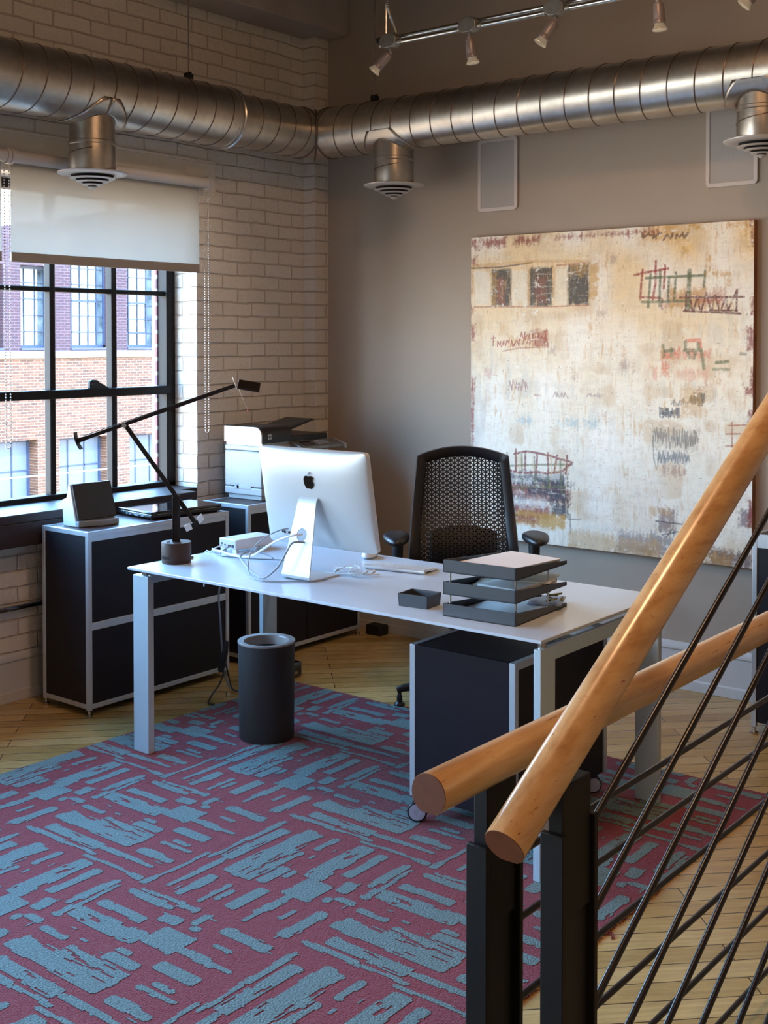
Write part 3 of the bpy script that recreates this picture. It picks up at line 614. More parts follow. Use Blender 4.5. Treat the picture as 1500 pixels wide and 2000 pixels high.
# ------------------------------------------------------------------ wall speakers and painting
def wall_speaker(x0, x1, z0, z1, lab):
    o = thing('wall_speaker', lab, 'wall speaker', ((x0 + x1) / 2, 0, z0), 0, None)
    r = 0.02; out = []
    def rr(x0, x1, z0, z1, r, y):
        pts = []
        for cx, cz, a0 in ((x1 - r, z1 - r, 0), (x0 + r, z1 - r, 90), (x0 + r, z0 + r, 180), (x1 - r, z0 + r, 270)):
            for k in range(5): a = math.radians(a0 + k * 22.5); pts.append((cx + r * math.cos(a), y, cz + r * math.sin(a)))
        return pts
    b = MB(); A = rr(x0, x1, z0, z1, r, -0.012); A0 = rr(x0, x1, z0, z1, r, -0.001); B = rr(x0 + 0.017, x1 - 0.017, z0 + 0.017, z1 - 0.017, 0.008, -0.012); C = rr(x0 + 0.017, x1 - 0.017, z0 + 0.017, z1 - 0.017, 0.008, -0.004)
    n = len(A); b.add(A0 + A + B + C, [(j * n + i, j * n + (i + 1) % n, (j + 1) * n + (i + 1) % n, (j + 1) * n + i) for j in range(3) for i in range(n)])
    b.build('speaker_frame', 'speaker_frame', o)
    MB().prism(rr(x0 + 0.017, x1 - 0.017, z0 + 0.017, z1 - 0.017, 0.008, -0.009), (0, 0.006, 0)).build('speaker_grille', 'speaker_grille', o)
wall_speaker(1.123, 1.360, 2.272, 2.641, 'white framed wall speaker above the left part of the painting')
wall_speaker(2.363, 2.602, 2.300, 2.659, 'white framed wall speaker above the right part of the painting, behind a duct outlet')
for k_, (x_, y_) in enumerate(((3.0, -2.6), (5.2, -4.6))):  # made-up housings, one around each added warm fill light
    o = MB().lathe([(0.27, HC), (0.285, HC - 0.01), (0.285, HC - 0.065), (0.268, HC - 0.065), (0.262, HC - 0.02), (0.0, HC - 0.02)], (x_, y_, 0), (0, 0, 1), 40).build('fill_light_housing', 'trim_white', loc=(x_, y_, HC), smooth=True)
    o['kind'] = 'structure'; o['label'] = 'round housing added around an unseen warm fill light'; o['category'] = 'fill light housing'
# ================================================================== RUG (quarter turned loop pile tiles, one design)
RX0, RX1, RY1, RY0 = 0.777, 3.085, -1.06, -4.95
TN = 110
rng = np.random.default_rng(11)
TILE = np.zeros((TN, TN), bool)          # [t, s]
def stripe(t0, t1, s0, s1, jag=0.0055, wig=0.5):
    a, b_ = t0, t1; ja = jb = 0.0; c0 = int(s0 * TN); c1 = int(s1 * TN)
    for k in range(c0, c1):
        if rng.random() < 0.22: ja = float(np.clip(ja + rng.normal(0, jag), -2 * jag, 2 * jag))
        if rng.random() < 0.22: jb = float(np.clip(jb + rng.normal(0, jag), -2 * jag, 2 * jag))
        e = min(k - c0, c1 - 1 - k); sh = max(0, 1 - e) * 0.008
        i0 = int(round((a + ja + sh) * TN)); i1 = int(round((b_ + jb - sh) * TN))
        if i1 > i0: TILE[max(i0, 0):min(i1, TN), k] = True
def holes(t0, t1, s0, s1, n):
    for _ in range(n):
        t_ = rng.uniform(t0, t1); s_ = rng.uniform(s0, s1); l_ = rng.integers(3, 10)
        TILE[int(t_ * TN):int(t_ * TN) + rng.integers(1, 3), int(s_ * TN):int(s_ * TN) + l_] = False
for q in ((0.015, 0.045, 0.55, 1.0), (0.05, 0.085, 0.02, 0.60), (0.11, 0.19, 0.10, 0.55), (0.13, 0.16, 0.55, 0.95), (0.235, 0.305, 0.02, 0.66), (0.30, 0.365, 0.04, 0.67), (0.365, 0.43, 0.26, 0.66), (0.43, 0.50, 0.44, 0.64), (0.415, 0.465, 0.02, 0.20),
          (0.47, 0.49, 0.24, 0.30), (0.505, 0.545, 0.44, 0.53), (0.585, 0.685, 0.0, 0.46), (0.63, 0.79, 0.46, 0.66), (0.665, 0.705, 0.64, 0.98), (0.725, 0.79, 0.03, 0.34), (0.80, 0.875, 0.37, 0.49), (0.83, 0.875, 0.55, 0.60), (0.875, 0.99, 0.515, 0.56),
          (0.51, 0.575, 0.68, 0.92), (0.22, 0.285, 0.72, 0.98), (0.36, 0.40, 0.74, 0.97), (0.42, 0.45, 0.78, 0.90), (0.90, 0.945, 0.04, 0.36), (0.89, 0.955, 0.68, 0.97), (0.79, 0.82, 0.74, 0.86), (0.955, 0.985, 0.08, 0.47)): stripe(*q)
holes(0.24, 0.5, 0.1, 0.6, 14); holes(0.58, 0.7, 0.05, 0.4, 5); holes(0.1, 0.2, 0.1, 0.5, 4)
for _ in range(26):
    t_ = rng.uniform(0.02, 0.97); s_ = rng.uniform(0.02, 0.95); TILE[int(t_ * TN):int(t_ * TN) + 1, int(s_ * TN):int(s_ * TN) + rng.integers(2, 9)] = True
TS = 0.612; CELL = TS / TN
rug = MB(); ZR = 0.009
ncol = int(round((RX1 - RX0) / CELL)); nrow = int((RY1 - RY0) / CELL)
ix = np.arange(ncol); iy = np.arange(nrow)
xr = (RX1 - (ix + 0.5) * CELL); yr = (iy + 0.5) * CELL           # from the right edge leftwards, from the far edge towards the viewer
tc_ = np.floor((RX1 - xr) / TS).astype(int); tr_ = np.floor(yr / TS).astype(int)
lx = 1 - ((RX1 - xr) / TS - tc_); ly = yr / TS - tr_             # local 0..1 : +X and -Y
G = np.zeros((nrow, ncol), bool)
for r in range(nrow):
    for par in (0, 1):
        sel = ((tc_ + tr_[r]) % 2) == par
        li = np.clip((lx * TN).astype(int), 0, TN - 1); lj = min(int(ly[r] * TN), TN - 1)
        if par == 1: G[r, sel] = TILE[li, lj][sel]                # stripes along Y
        else: G[r, sel] = TILE[TN - 1 - lj, li][sel]              # stripes along X
xe = RX1 - np.arange(ncol + 1) * CELL; xe[-1] = RX0
for r in range(nrow):
    row = G[r]; y0 = RY1 - r * CELL; y1 = y0 - CELL
    ch = np.flatnonzero(np.diff(row.astype(int))) + 1; ed = [0] + list(ch) + [ncol]
    for k in range(len(ed) - 1):
        rug.cur = 1 if row[ed[k]] else 0; zz = ZR + (0.0012 if row[ed[k]] else 0)
        x1, x0 = xe[ed[k]], xe[ed[k + 1]]
        rug.add([(x0, y1, zz), (x1, y1, zz), (x1, y0, zz), (x0, y0, zz)], [(0, 1, 2, 3)])
rug.cur = 0
yb_ = RY1 - nrow * CELL
rug.add([(RX0, yb_, 0.0005), (RX1, yb_, 0.0005), (RX1, RY1, 0.0005), (RX0, RY1, 0.0005), (RX0, yb_, ZR), (RX1, yb_, ZR), (RX1, RY1, ZR), (RX0, RY1, ZR)], [(0, 1, 5, 4), (1, 2, 6, 5), (2, 3, 7, 6), (3, 0, 4, 7), (3, 2, 1, 0)])
rg = thing('rug', 'red carpet tile rug with grey blue broken stripes under the desk', 'rug', ((RX0 + RX1) / 2, (RY0 + RY1) / 2, 0))
rug.build('carpet', ['rug_red', 'rug_teal'], rg, fixn=False)
fr = MB()
for k in range(520):
    y = RY1 - 0.9 - k * 0.0055; a = random.uniform(-0.5, 0.5); l_ = random.uniform(0.004, 0.013)
    fr.tube([(RX1 - 0.002, y, 0.006), (RX1 + l_ * 0.6, y + a * 0.004, 0.006), (RX1 + l_, y + a * 0.012, 0.002)], 0.0018, 4)
for y in (-2.30, -2.31): fr.tube([(RX1, y, 0.005), (RX1 + 0.02, y + 0.012, 0.003), (RX1 + 0.035, y - 0.01, 0.003)], 0.002, 5)
fr.build('frayed_edge', 'rug_red', rg)['kind'] = 'stuff'

# ================================================================== DESK
ZD = 0.73
desk = thing('desk', 'long white desk with thin top and four flat white legs', 'desk', (1.875, -1.76, 0))
XD0, XD1, YD0, YD1 = 0.944, 2.806, -2.170, -1.352
MB().box(XD0, XD1, YD0, YD1, ZD - 0.0105, ZD).build('desk_top', 'desk_white', desk, bevel=0.0015)
def leg(x0, x1, y0, y1): MB().box(x0, x1, y0, y1, 0.0104, 0.700).build('leg', 'leg_white', desk, bevel=0.002)
leg(0.958, 1.045, -2.154, -2.124); leg(2.778, 2.803, -2.166, -2.082); leg(2.716, 2.803, -1.388, -1.362); leg(0.954, 0.978, -1.452, -1.366)
b = MB()
b.box(0.962, 0.978, -2.124, -1.45, 0.655, 0.700); b.build('side_rail', 'leg_white', desk, bevel=0.002)
b = MB(); b.box(2.782, 2.799, -2.082, -1.388, 0.655, 0.700); b.build('side_rail', 'leg_white', desk, bevel=0.002)
b = MB(); b.box(0.978, 2.782, -1.80, -1.75, 0.660, 0.700); b.build('centre_beam', 'leg_white', desk, bevel=0.002)
for x, y in ((1.0, -2.13), (2.785, -2.13), (2.76, -1.385), (0.966, -1.41)):
    MB().cyl((x, y, 0.699), (x, y, ZD - 0.010), 0.014, seg=16).build('standoff', 'steel', desk, smooth=True)

# ================================================================== CABINETS
def post_frame(o, x0, x1, y0, y1, z0, z1, p=0.020, rails_z=()):
    """aluminium tube frame: 4 posts, top and bottom rails"""
    for x in (x0, x1 - p):
        for y in (y0, y1 - p): MB().box(x, x + p, y, y + p, z0, z1).build('post', 'aluminium', o, bevel=0.0015)
    fr_ = lambda *a: MB().box(*a).build('frame_rail', 'aluminium', o, bevel=0.001)
    for z in (z1 - p, z0 + 0.005):
        for x in (x0, x1 - p): fr_(x + 0.001, x + p - 0.001, y0 + p, y1 - p, z, z + p)
        for y in (y0, y1 - p): fr_(x0 + p, x1 - p, y + 0.001, y + p - 0.001, z, z + p)
    for z in rails_z: fr_(x1 - p + 0.001, x1 - 0.001, y0 + p, y1 - p, z, z + 0.032)
def foot(o, x, y, z):
    MB().lathe([(0.014, 0.0), (0.016, 0.004), (0.016, 0.010), (0.007, 0.013), (0.006, z + 0.004)], (x, y, 0), (0, 0, 1), 16).build('levelling_foot', 'steel', o, smooth=True)
cz = 0.795
c1 = thing('credenza', 'black and aluminium low cabinet carrying the closed laptop', 'cabinet', (0.315, -1.578, 0))
x0, x1, y0, y1, p = 0.152, 0.474, -1.994, -1.166, 0.020
post_frame(c1, x0, x1, y0, y1, 0.03, cz, p, (0.372,))
MB().box(x0 + 0.012, x1 - 0.012, y0 + 0.012, y1 - 0.012, cz - 0.012, cz - 0.0005).build('top_panel', 'cab_top', c1)
MB().box(x0 + p, x1 - p, y0 + 0.004, y0 + 0.014, 0.05, cz - p).build('side_panel', 'black_panel', c1)
MB().box(x0 + p, x1 - p, y1 - 0.014, y1 - 0.004, 0.05, cz - p).build('side_panel', 'black_panel', c1)
MB().box(x0 + 0.004, x0 + 0.014, y0 + p, y1 - p, 0.05, cz - p).build('back_panel', 'black_panel', c1)
MB().box(x1 - 0.016, x1 - 0.006, y0 + p, y1 - p, 0.405, 0.752).build('door', 'black_panel', c1, bevel=0.001)
MB().box(x1 - 0.016, x1 - 0.006, y0 + p, y1 - p, 0.05, 0.371).build('door', 'black_panel', c1, bevel=0.001)
MB().box(x1 - 0.019, x1 - 0.004, y0 + p, y1 - p, 0.752, cz - p).build('top_rail', 'aluminium', c1)
for x in (x0 + 0.01, x1 - 0.01):
    for y in (y0 + 0.01, y1 - 0.01): foot(c1, x, y, 0.03)
c2 = thing('credenza', 'low black and aluminium cabinet carrying the printer', 'cabinet', (0.27, -0.57, 0))
x0, x1, y0, y1 = 0.115, 0.436, -0.998, -0.135
post_frame(c2, x0, x1, y0, y1, 0.03, 0.799, p)
MB().box(x0 + 0.012, x1 - 0.012, y0 + 0.012, y1 - 0.012, 0.787, 0.7985).build('top_panel', 'cab_top', c2)
MB().box(x0 + p, x1 - p, y0 + 0.004, y0 + 0.014, 0.05, 0.779).build('side_panel', 'black_panel', c2)
MB().box(x0 + p, x1 - p, y1 - 0.014, y1 - 0.004, 0.05, 0.779).build('side_panel', 'black_panel', c2)
MB().box(x0 + 0.004, x0 + 0.014, y0 + p, y1 - p, 0.05, 0.779).build('back_panel', 'black_panel', c2)
MB().box(x1 - 0.014, x1 - 0.004, y0 + p, (y0 + y1) / 2 - 0.002, 0.05, 0.752).build('door', 'black_panel', c2)
MB().box(x1 - 0.014, x1 - 0.004, (y0 + y1) / 2 + 0.002, y1 - p, 0.05, 0.752).build('door', 'black_panel', c2)
MB().box(x1 - 0.018, x1 - 0.003, y0 + p, y1 - p, 0.755, 0.779).build('top_rail', 'aluminium', c2)
for x in (x0 + 0.01, x1 - 0.01):
    for y in (y0 + 0.01, y1 - 0.01): foot(c2, x, y, 0.03)
c3 = thing('credenza', 'black cabinet with white frame at the right edge behind the railing', 'cabinet', (3.15, -0.23, 0))
x0, x1, y0, y1 = 2.757, 3.56, -0.432, -0.045
z3 = 0.822
for x in (x0, x1 - p):
    for y in (y0, y1 - p): MB().box(x, x + p, y, y + p, 0.03, z3).build('post', 'aluminium', c3, bevel=0.0015)
b = MB(); b.box(x0 + p, x1 - p, y0 + 0.001, y0 + p, z3 - 0.055, z3 - 0.038); b.box(x0 + p, x1 - p, y0 + 0.001, y0 + 0.008, z3 - 0.038, z3); b.box(x0 + 0.001, x0 + p - 0.001, y0 + p, y1 - p, z3 - 0.055, z3 - 0.001); b.box(x1 - p + 0.001, x1 - 0.001, y0 + p, y1 - p, z3 - 0.055, z3 - 0.001); b.box(x0 + p, x1 - p, y1 - p + 0.001, y1 - 0.001, z3 - 0.055, z3 - 0.001)
b.build('tray_rim', 'aluminium', c3)
MB().box(x0 + 0.010, x1 - 0.010, y0 + 0.010, y1 - 0.010, z3 - 0.055, z3 - 0.048).build('top_panel', 'black_panel', c3)
MB().box(x0 + p, x1 - p, y0 + 0.004, y0 + 0.014, 0.05, z3 - 0.056).build('front_panel', 'black_panel', c3)
MB().box(x0 + 0.004, x0 + 0.014, y0 + p, y1 - p, 0.05, z3 - 0.056).build('side_panel', 'black_panel', c3)
MB().box(x1 - 0.014, x1 - 0.004, y0 + p, y1 - p, 0.05, z3 - 0.056).build('side_panel', 'black_panel', c3)
MB().box(x0 + p, x1 - p, y1 - 0.014, y1 - 0.004, 0.05, z3 - 0.056).build('back_panel', 'black_panel', c3)
for x in (x0 + 0.01, x1 - 0.01):
    for y in (y0 + 0.01, y1 - 0.01): foot(c3, x, y, 0.03)
# mobile pedestal under the desk
pd = thing('mobile_pedestal', 'dark navy drawer pedestal on castors under the right end of the desk', 'pedestal', (2.39, -1.68, 0))
x0, x1, y0, y1, z0, z1 = 2.182, 2.600, -1.985, -1.372, 0.072, 0.588
p = 0.022
for x in (x0, x1 - p):
    for y in (y0, y1 - p): MB().box(x, x + p, y, y + p, z0, z1).build('post', 'aluminium', pd, bevel=0.0015)
MB().box(x0 + p, x1 - p, y0 + 0.002, y0 + 0.016, z0 + 0.004, z1 - 0.001).build('back_panel', 'navy_panel', pd, bevel=0.001)
MB().box(x0 + p, x1 - p, y1 - 0.016, y1 - 0.002, z0 + 0.004, z1 - 0.001).build('drawer_front', 'navy_panel', pd, bevel=0.001)
for x, nx in ((x1, -1), (x0, 1)):
    MB().box(x + nx * 0.006, x + nx * 0.016, y0 + p, y1 - p, z0 + 0.004, z1 - 0.024).build('side_panel', 'black_panel', pd)
    MB().box(x + nx * 0.001, x + nx * (p - 0.001), y0 + p, y1 - p, z1 - 0.024, z1).build('top_rail', 'aluminium', pd)
MB().box(x0 + 0.018, x1 - 0.018, y0 + 0.008, y1 - 0.008, z1 - 0.010, z1 - 0.002).build('top_panel', 'black_panel', pd)
MB().box(x0 + 0.018, x1 - 0.018, y0 + 0.012, y1 - 0.012, z0, z0 + 0.012).build('bottom_panel', 'black_panel', pd)
def castor(o, x, y, ang, r=0.0245):
    zb = 0.0105 if o is pd else 0.0
    b = MB(); b.tube([(min(max(x, x0 + 0.02), x1 - 0.02), min(max(y, y0 + 0.02), y1 - 0.02), z0 + 0.001), (min(max(x, x0 + 0.02), x1 - 0.02), min(max(y, y0 + 0.02), y1 - 0.02), z0 - 0.006), (x, y, zb + 1.75 * r)], 0.008, 12); 
    dx, dy = math.cos(ang), math.sin(ang); hx, hy = x + dy * 0.008, y - dx * 0.008
    c = b.build('castor', 'black_plastic', o, smooth=True)
    for s_ in (-1, 1):
        w_ = MB(); ctr = Vector((hx, hy, zb + r)); ax = Vector((dx, dy, 0)) * s_
        w_.lathe([(0.0, 0.003), (r * 0.95, 0.003), (r, 0.006), (r, 0.013), (r * 0.92, 0.016), (r * 0.80, 0.0165)], ctr, ax, 28)
        w_.build('wheel', 'black_plastic', c, smooth=True)
        w_ = MB(); w_.lathe([(r * 0.82, 0.015), (r * 0.80, 0.0175), (r * 0.28, 0.0185), (r * 0.25, 0.0175), (r * 0.1, 0.0175), (0.0, 0.018)], ctr, ax, 28); w_.build('hub_cap', 'caster_grey', c, smooth=True)
castor(pd, x0 + 0.066, y0 - 0.030, -1.0, 0.034); castor(pd, x1 - 0.03, y0 + 0.03, -0.9, 0.030); castor(pd, x1 - 0.02, y1 - 0.05, -0.9, 0.030); castor(pd, x0 + 0.03, y1 - 0.03, -0.9, 0.030)

# ================================================================== WASTE BIN
bx_, by_ = 1.246, -1.709
bn = thing('waste_bin', 'tall round black waste bin with grey rim beside the desk leg', 'waste bin', (bx_, by_, 0))
HB = 0.402; RB = 0.116
b = MB(); b.lathe([(RB * 0.90, 0.0105), (RB * 0.945, 0.0109), (RB * 0.945, 0.016), (RB * 0.955, 0.018), (RB * 0.985, HB - 0.03), (RB * 0.988, HB - 0.008), (RB * 0.94, HB - 0.010), (RB * 0.90, 0.03), (0.0, 0.028)], (bx_, by_, 0), (0, 0, 1), 64); b.build('bin_body', 'bin_body', bn, smooth=True)
b = MB(); b.lathe([(RB * 0.985, HB - 0.009), (RB, HB - 0.006), (RB, HB - 0.001), (RB * 0.99, HB), (RB * 0.79, HB - 0.002), (RB * 0.775, HB - 0.004), (RB * 0.72, HB - 0.038), (RB * 0.71, HB - 0.038), (RB * 0.765, HB - 0.008)], (bx_, by_, 0), (0, 0, 1), 64)
b.f = [f for f in b.f if len(f) < 10]; b.mi = b.mi[:len(b.f)]
b.build('bin_rim', 'bin_rim', bn, smooth=True)

# ================================================================== OFFICE CHAIR
CX, CY = 1.625, -0.845
ch = thing('office_chair', 'black office chair with perforated back behind the desk', 'office chair', (CX, CY, 0), math.atan2(-0.785, 0.62) + PI / 2)
# local frame: -Y = the way the sitter faces, +X = towards the right of the photo
def CB(b, n, mt, **k): return b.build(n, mt, ch, world=False, **k)
def halfw(t):      # half width of the back outline, t = 0 bottom .. 1 top
    return 0.247 - 0.012 * t - 0.040 * max(0, t - 0.25) ** 1.2
ZB0, ZB1 = 0.52, 1.082
def crown(x, hw): return 0.040 * (1 - (x / hw) ** 2)
def backpt(s, t, off=0.0):
    hw = halfw(t) * (1 - 0.0); x = s * hw
    z = ZB0 + (ZB1 - ZB0) * t + crown(x, halfw(1.0)) * max(0.0, t) ** 3 if abs(x) < halfw(1.0) else ZB0 + (ZB1 - ZB0) * t
    y = 0.205 + 0.055 * t - 0.055 * math.exp(-((t - 0.25) / 0.25) ** 2) - 0.045 * (s * s) * (0.6 + 0.4 * t) + off
    return Vector((x, y, z))
ol = []
N = 26
for k in range(N + 1): ol.append(backpt(-1, k / N))
for k in range(1, 24): ol.append(backpt(-1 + 2 * k / 24, 1.0))
for k in range(N, -1, -1): ol.append(backpt(1, k / N))
for k in range(1, 24): ol.append(backpt(1 - 2 * k / 24, 0.0))
fm = MB(); n = len(ol); prof = [(0, -0.012), (0.038, -0.010), (0.044, 0.0), (0.038, 0.012), (0.0, 0.016), (-0.004, 0.0)]
ctr = Vector((0, 0.22, 0.80)); vs = []
for i, q in enumerate(ol):
    d = (ol[(i + 1) % n] - ol[i - 1]); inw = Vector((ctr.x - q.x, 0, ctr.z - q.z))
    dd = Vector((d.x, 0, d.z)).normalized(); nn = Vector((dd.z, 0, -dd.x))
    if nn.dot(inw) < 0: nn = -nn
    for a, o_ in prof: vs.append(q + nn * a + Vector((0, o_, 0)))
m_ = len(prof)
fm.add(vs, [(i * m_ + k, i * m_ + (k + 1) % m_, ((i + 1) % n) * m_ + (k + 1) % m_, ((i + 1) % n) * m_ + k) for i in range(n) for k in range(m_)])
CB(fm, 'back_frame', 'chair_black', smooth=True, angle=60)
# perforated back: triangular lattice with a triangular hole in every cell
pm = MB(); A_ = 0.0205; hr = A_ * math.sqrt(3) / 2; Wm, Hm = 0.46, 0.56
def m2b(x, z):
    t = (z - ZB0) / (ZB1 - ZB0); t = min(max(t, 0), 1.04); tt = min(t, 1.0)
    q = backpt(max(-1, min(1, x / halfw(tt))), tt); y = 0.205 + 0.055 * t - 0.055 * math.exp(-((t - 0.25) / 0.25) ** 2) - 0.045 * min(1, (x / halfw(tt)) ** 2) * (0.6 + 0.4 * t)
    return Vector((x, y + 0.002, z))
vid = {}; pv = []; pf = []
def vert(x, z):
    k = (round(x * 1e5), round(z * 1e5))
    if k not in vid: vid[k] = len(pv); pv.append(m2b(x, z))
    return vid[k]
rows = int(0.60 / A_)
for c_ in range(-14, 14):          # columns run vertically (lattice edges vertical)
    for r_ in range(0, rows + 1):
        for up in (0, 1):
            zb = ZB0 - 0.005 + r_ * A_; xl = c_ * hr; xr_ = (c_ + 1) * hr
            off = (c_ % 2) * A_ / 2
            if up == 0: tri = [(xl, zb + off), (xl, zb + off + A_), (xr_, zb + off + A_ / 2)]
            else: tri = [(xr_, zb + off + A_ / 2 - A_), (xl, zb + off), (xr_, zb + off + A_ / 2)]
            cx_ = sum(q[0] for q in tri) / 3; cz_ = sum(q[1] for q in tri) / 3; t_ = (cz_ - ZB0) / (ZB1 - ZB0)
            hw_ = halfw(min(max(t_, 0), 1)) - 0.026
            top = ZB1 + crown(cx_, halfw(1.0)) - 0.022
            if abs(cx_) > hw_ or cz_ > top or cz_ < ZB0 + 0.005: continue
            k_ = 0.56 - 0.34 * max(0, abs(cx_) / hw_ - 0.72) / 0.28
            o3 = [vert(*q) for q in tri]; i3 = [vert(cx_ + (q[0] - cx_) * k_, cz_ + (q[1] - cz_) * k_) for q in tri]
            for e in range(3): pf.append((o3[e], o3[(e + 1) % 3], i3[(e + 1) % 3], i3[e]))
pm.add(pv, pf)
mo = CB(pm, 'perforated_back', 'mesh_black'); md = mo.modifiers.new('solid', 'SOLIDIFY'); md.thickness = 0.006; md.offset = 0
lb = MB(); lb.grid(lambda u, v_: (lambda q: q + Vector((0, 0.022, 0)))(m2b(-0.155 + 0.31 * u, 0.585 + (0.155 + 0.025 * math.sin(PI * u)) * v_)), 16, 6)
lo = CB(lb, 'lumbar_pad', 'black_matte', smooth=True); md = lo.modifiers.new('solid', 'SOLIDIFY'); md.thickness = 0.018
st = MB(); st.tube([(0, 0.08, 0.40), (0, 0.20, 0.42), (0, 0.275, 0.50), (0, 0.262, 0.62)], [0.03, 0.03, 0.028, 0.024], 12); CB(st, 'back_spine', 'chair_black', smooth=True)
se = MB(); se.grid(lambda u, v_: (-0.25 + 0.5 * u, -0.25 + 0.47 * v_, 0.485 + 0.012 * math.sin(PI * u) - 0.05 * max(0, 0.22 - v_) ** 1.0 * 2.0), 14, 14)
so = CB(se, 'seat', 'mesh_black', smooth=True); md = so.modifiers.new('solid', 'SOLIDIFY'); md.thickness = 0.045; bv = so.modifiers.new('bevel', 'BEVEL'); bv.width = 0.015; bv.segments = 3
mc = MB(); mc.box(-0.09, 0.09, -0.14, 0.12, 0.365, 0.437); CB(mc, 'tilt_mechanism', 'black_plastic', bevel=0.02)
gl_ = MB(); gl_.cyl((0, 0, 0.12), (0, 0, 0.26), 0.026); gl_.cyl((0, 0, 0.26), (0, 0, 0.37), 0.014); CB(gl_, 'gas_lift', 'black_plastic', smooth=True)
hb = MB(); hb.lathe([(0.036, 0.055), (0.044, 0.07), (0.044, 0.125), (0.03, 0.135)], (0, 0, 0), (0, 0, 1), 24); CB(hb, 'base_hub', 'black_plastic', smooth=True)
la = math.atan2(-1.045 - CY, 1.412 - CX) - ch.rotation_euler.z
for k in range(5):
    a = la + k * 2 * PI / 5; d = Vector((math.cos(a), math.sin(a), 0)); R_ = 0.292
    l_ = MB(); l_.tube([d * 0.03 + Vector((0, 0, 0.105)), d * 0.14 + Vector((0, 0, 0.098)), d * (R_ - 0.02) + Vector((0, 0, 0.085)), d * (R_ + 0.012) + Vector((0, 0, 0.075))], [0.024, 0.021, 0.017, 0.013], 10)
    lg = CB(l_, 'base_leg', 'black_plastic', smooth=True)
    g_ = MB(); g_.lathe([(0.024, 0.0100), (0.025, 0.014), (0.021, 0.020), (0.013, 0.026), (0.0125, 0.05), (0.009, 0.056), (0.008, 0.08)], d * R_, (0, 0, 1), 18)
    g_.build('glide', 'black_plastic', lg, world=False, smooth=True)
for s_ in (-1, 1):
    am = MB(); am.tube([(s_ * 0.20, -0.02, 0.43), (s_ * 0.265, -0.02, 0.445), (s_ * 0.298, -0.02, 0.50), (s_ * 0.300, -0.015, 0.60), (s_ * 0.300, -0.01, 0.725)], [0.020, 0.020, 0.021, 0.022, 0.026], 14); ao = CB(am, 'armrest', 'chair_black', smooth=True)
    pa = MB()
    def pad(u, v_):
        th = 2 * PI * u; ph = -PI / 2 + PI * v_; c_ = math.copysign(abs(math.cos(ph)) ** 0.55, math.cos(ph)); sn = math.copysign(abs(math.sin(ph)) ** 0.8, math.sin(ph))
        x = 0.058 * c_ * math.cos(th); y = 0.125 * c_ * math.sin(th); return (s_ * 0.305 + x * (1 + 0.15 * (y / 0.125)), -0.03 + y, 0.748 + 0.021 * sn - 0.010 * max(0, -y / 0.125 - 0.3))
    pa.grid(pad, 28, 14); pa.build('arm_pad', 'chair_black', ao, world=False, smooth=True, angle=80)
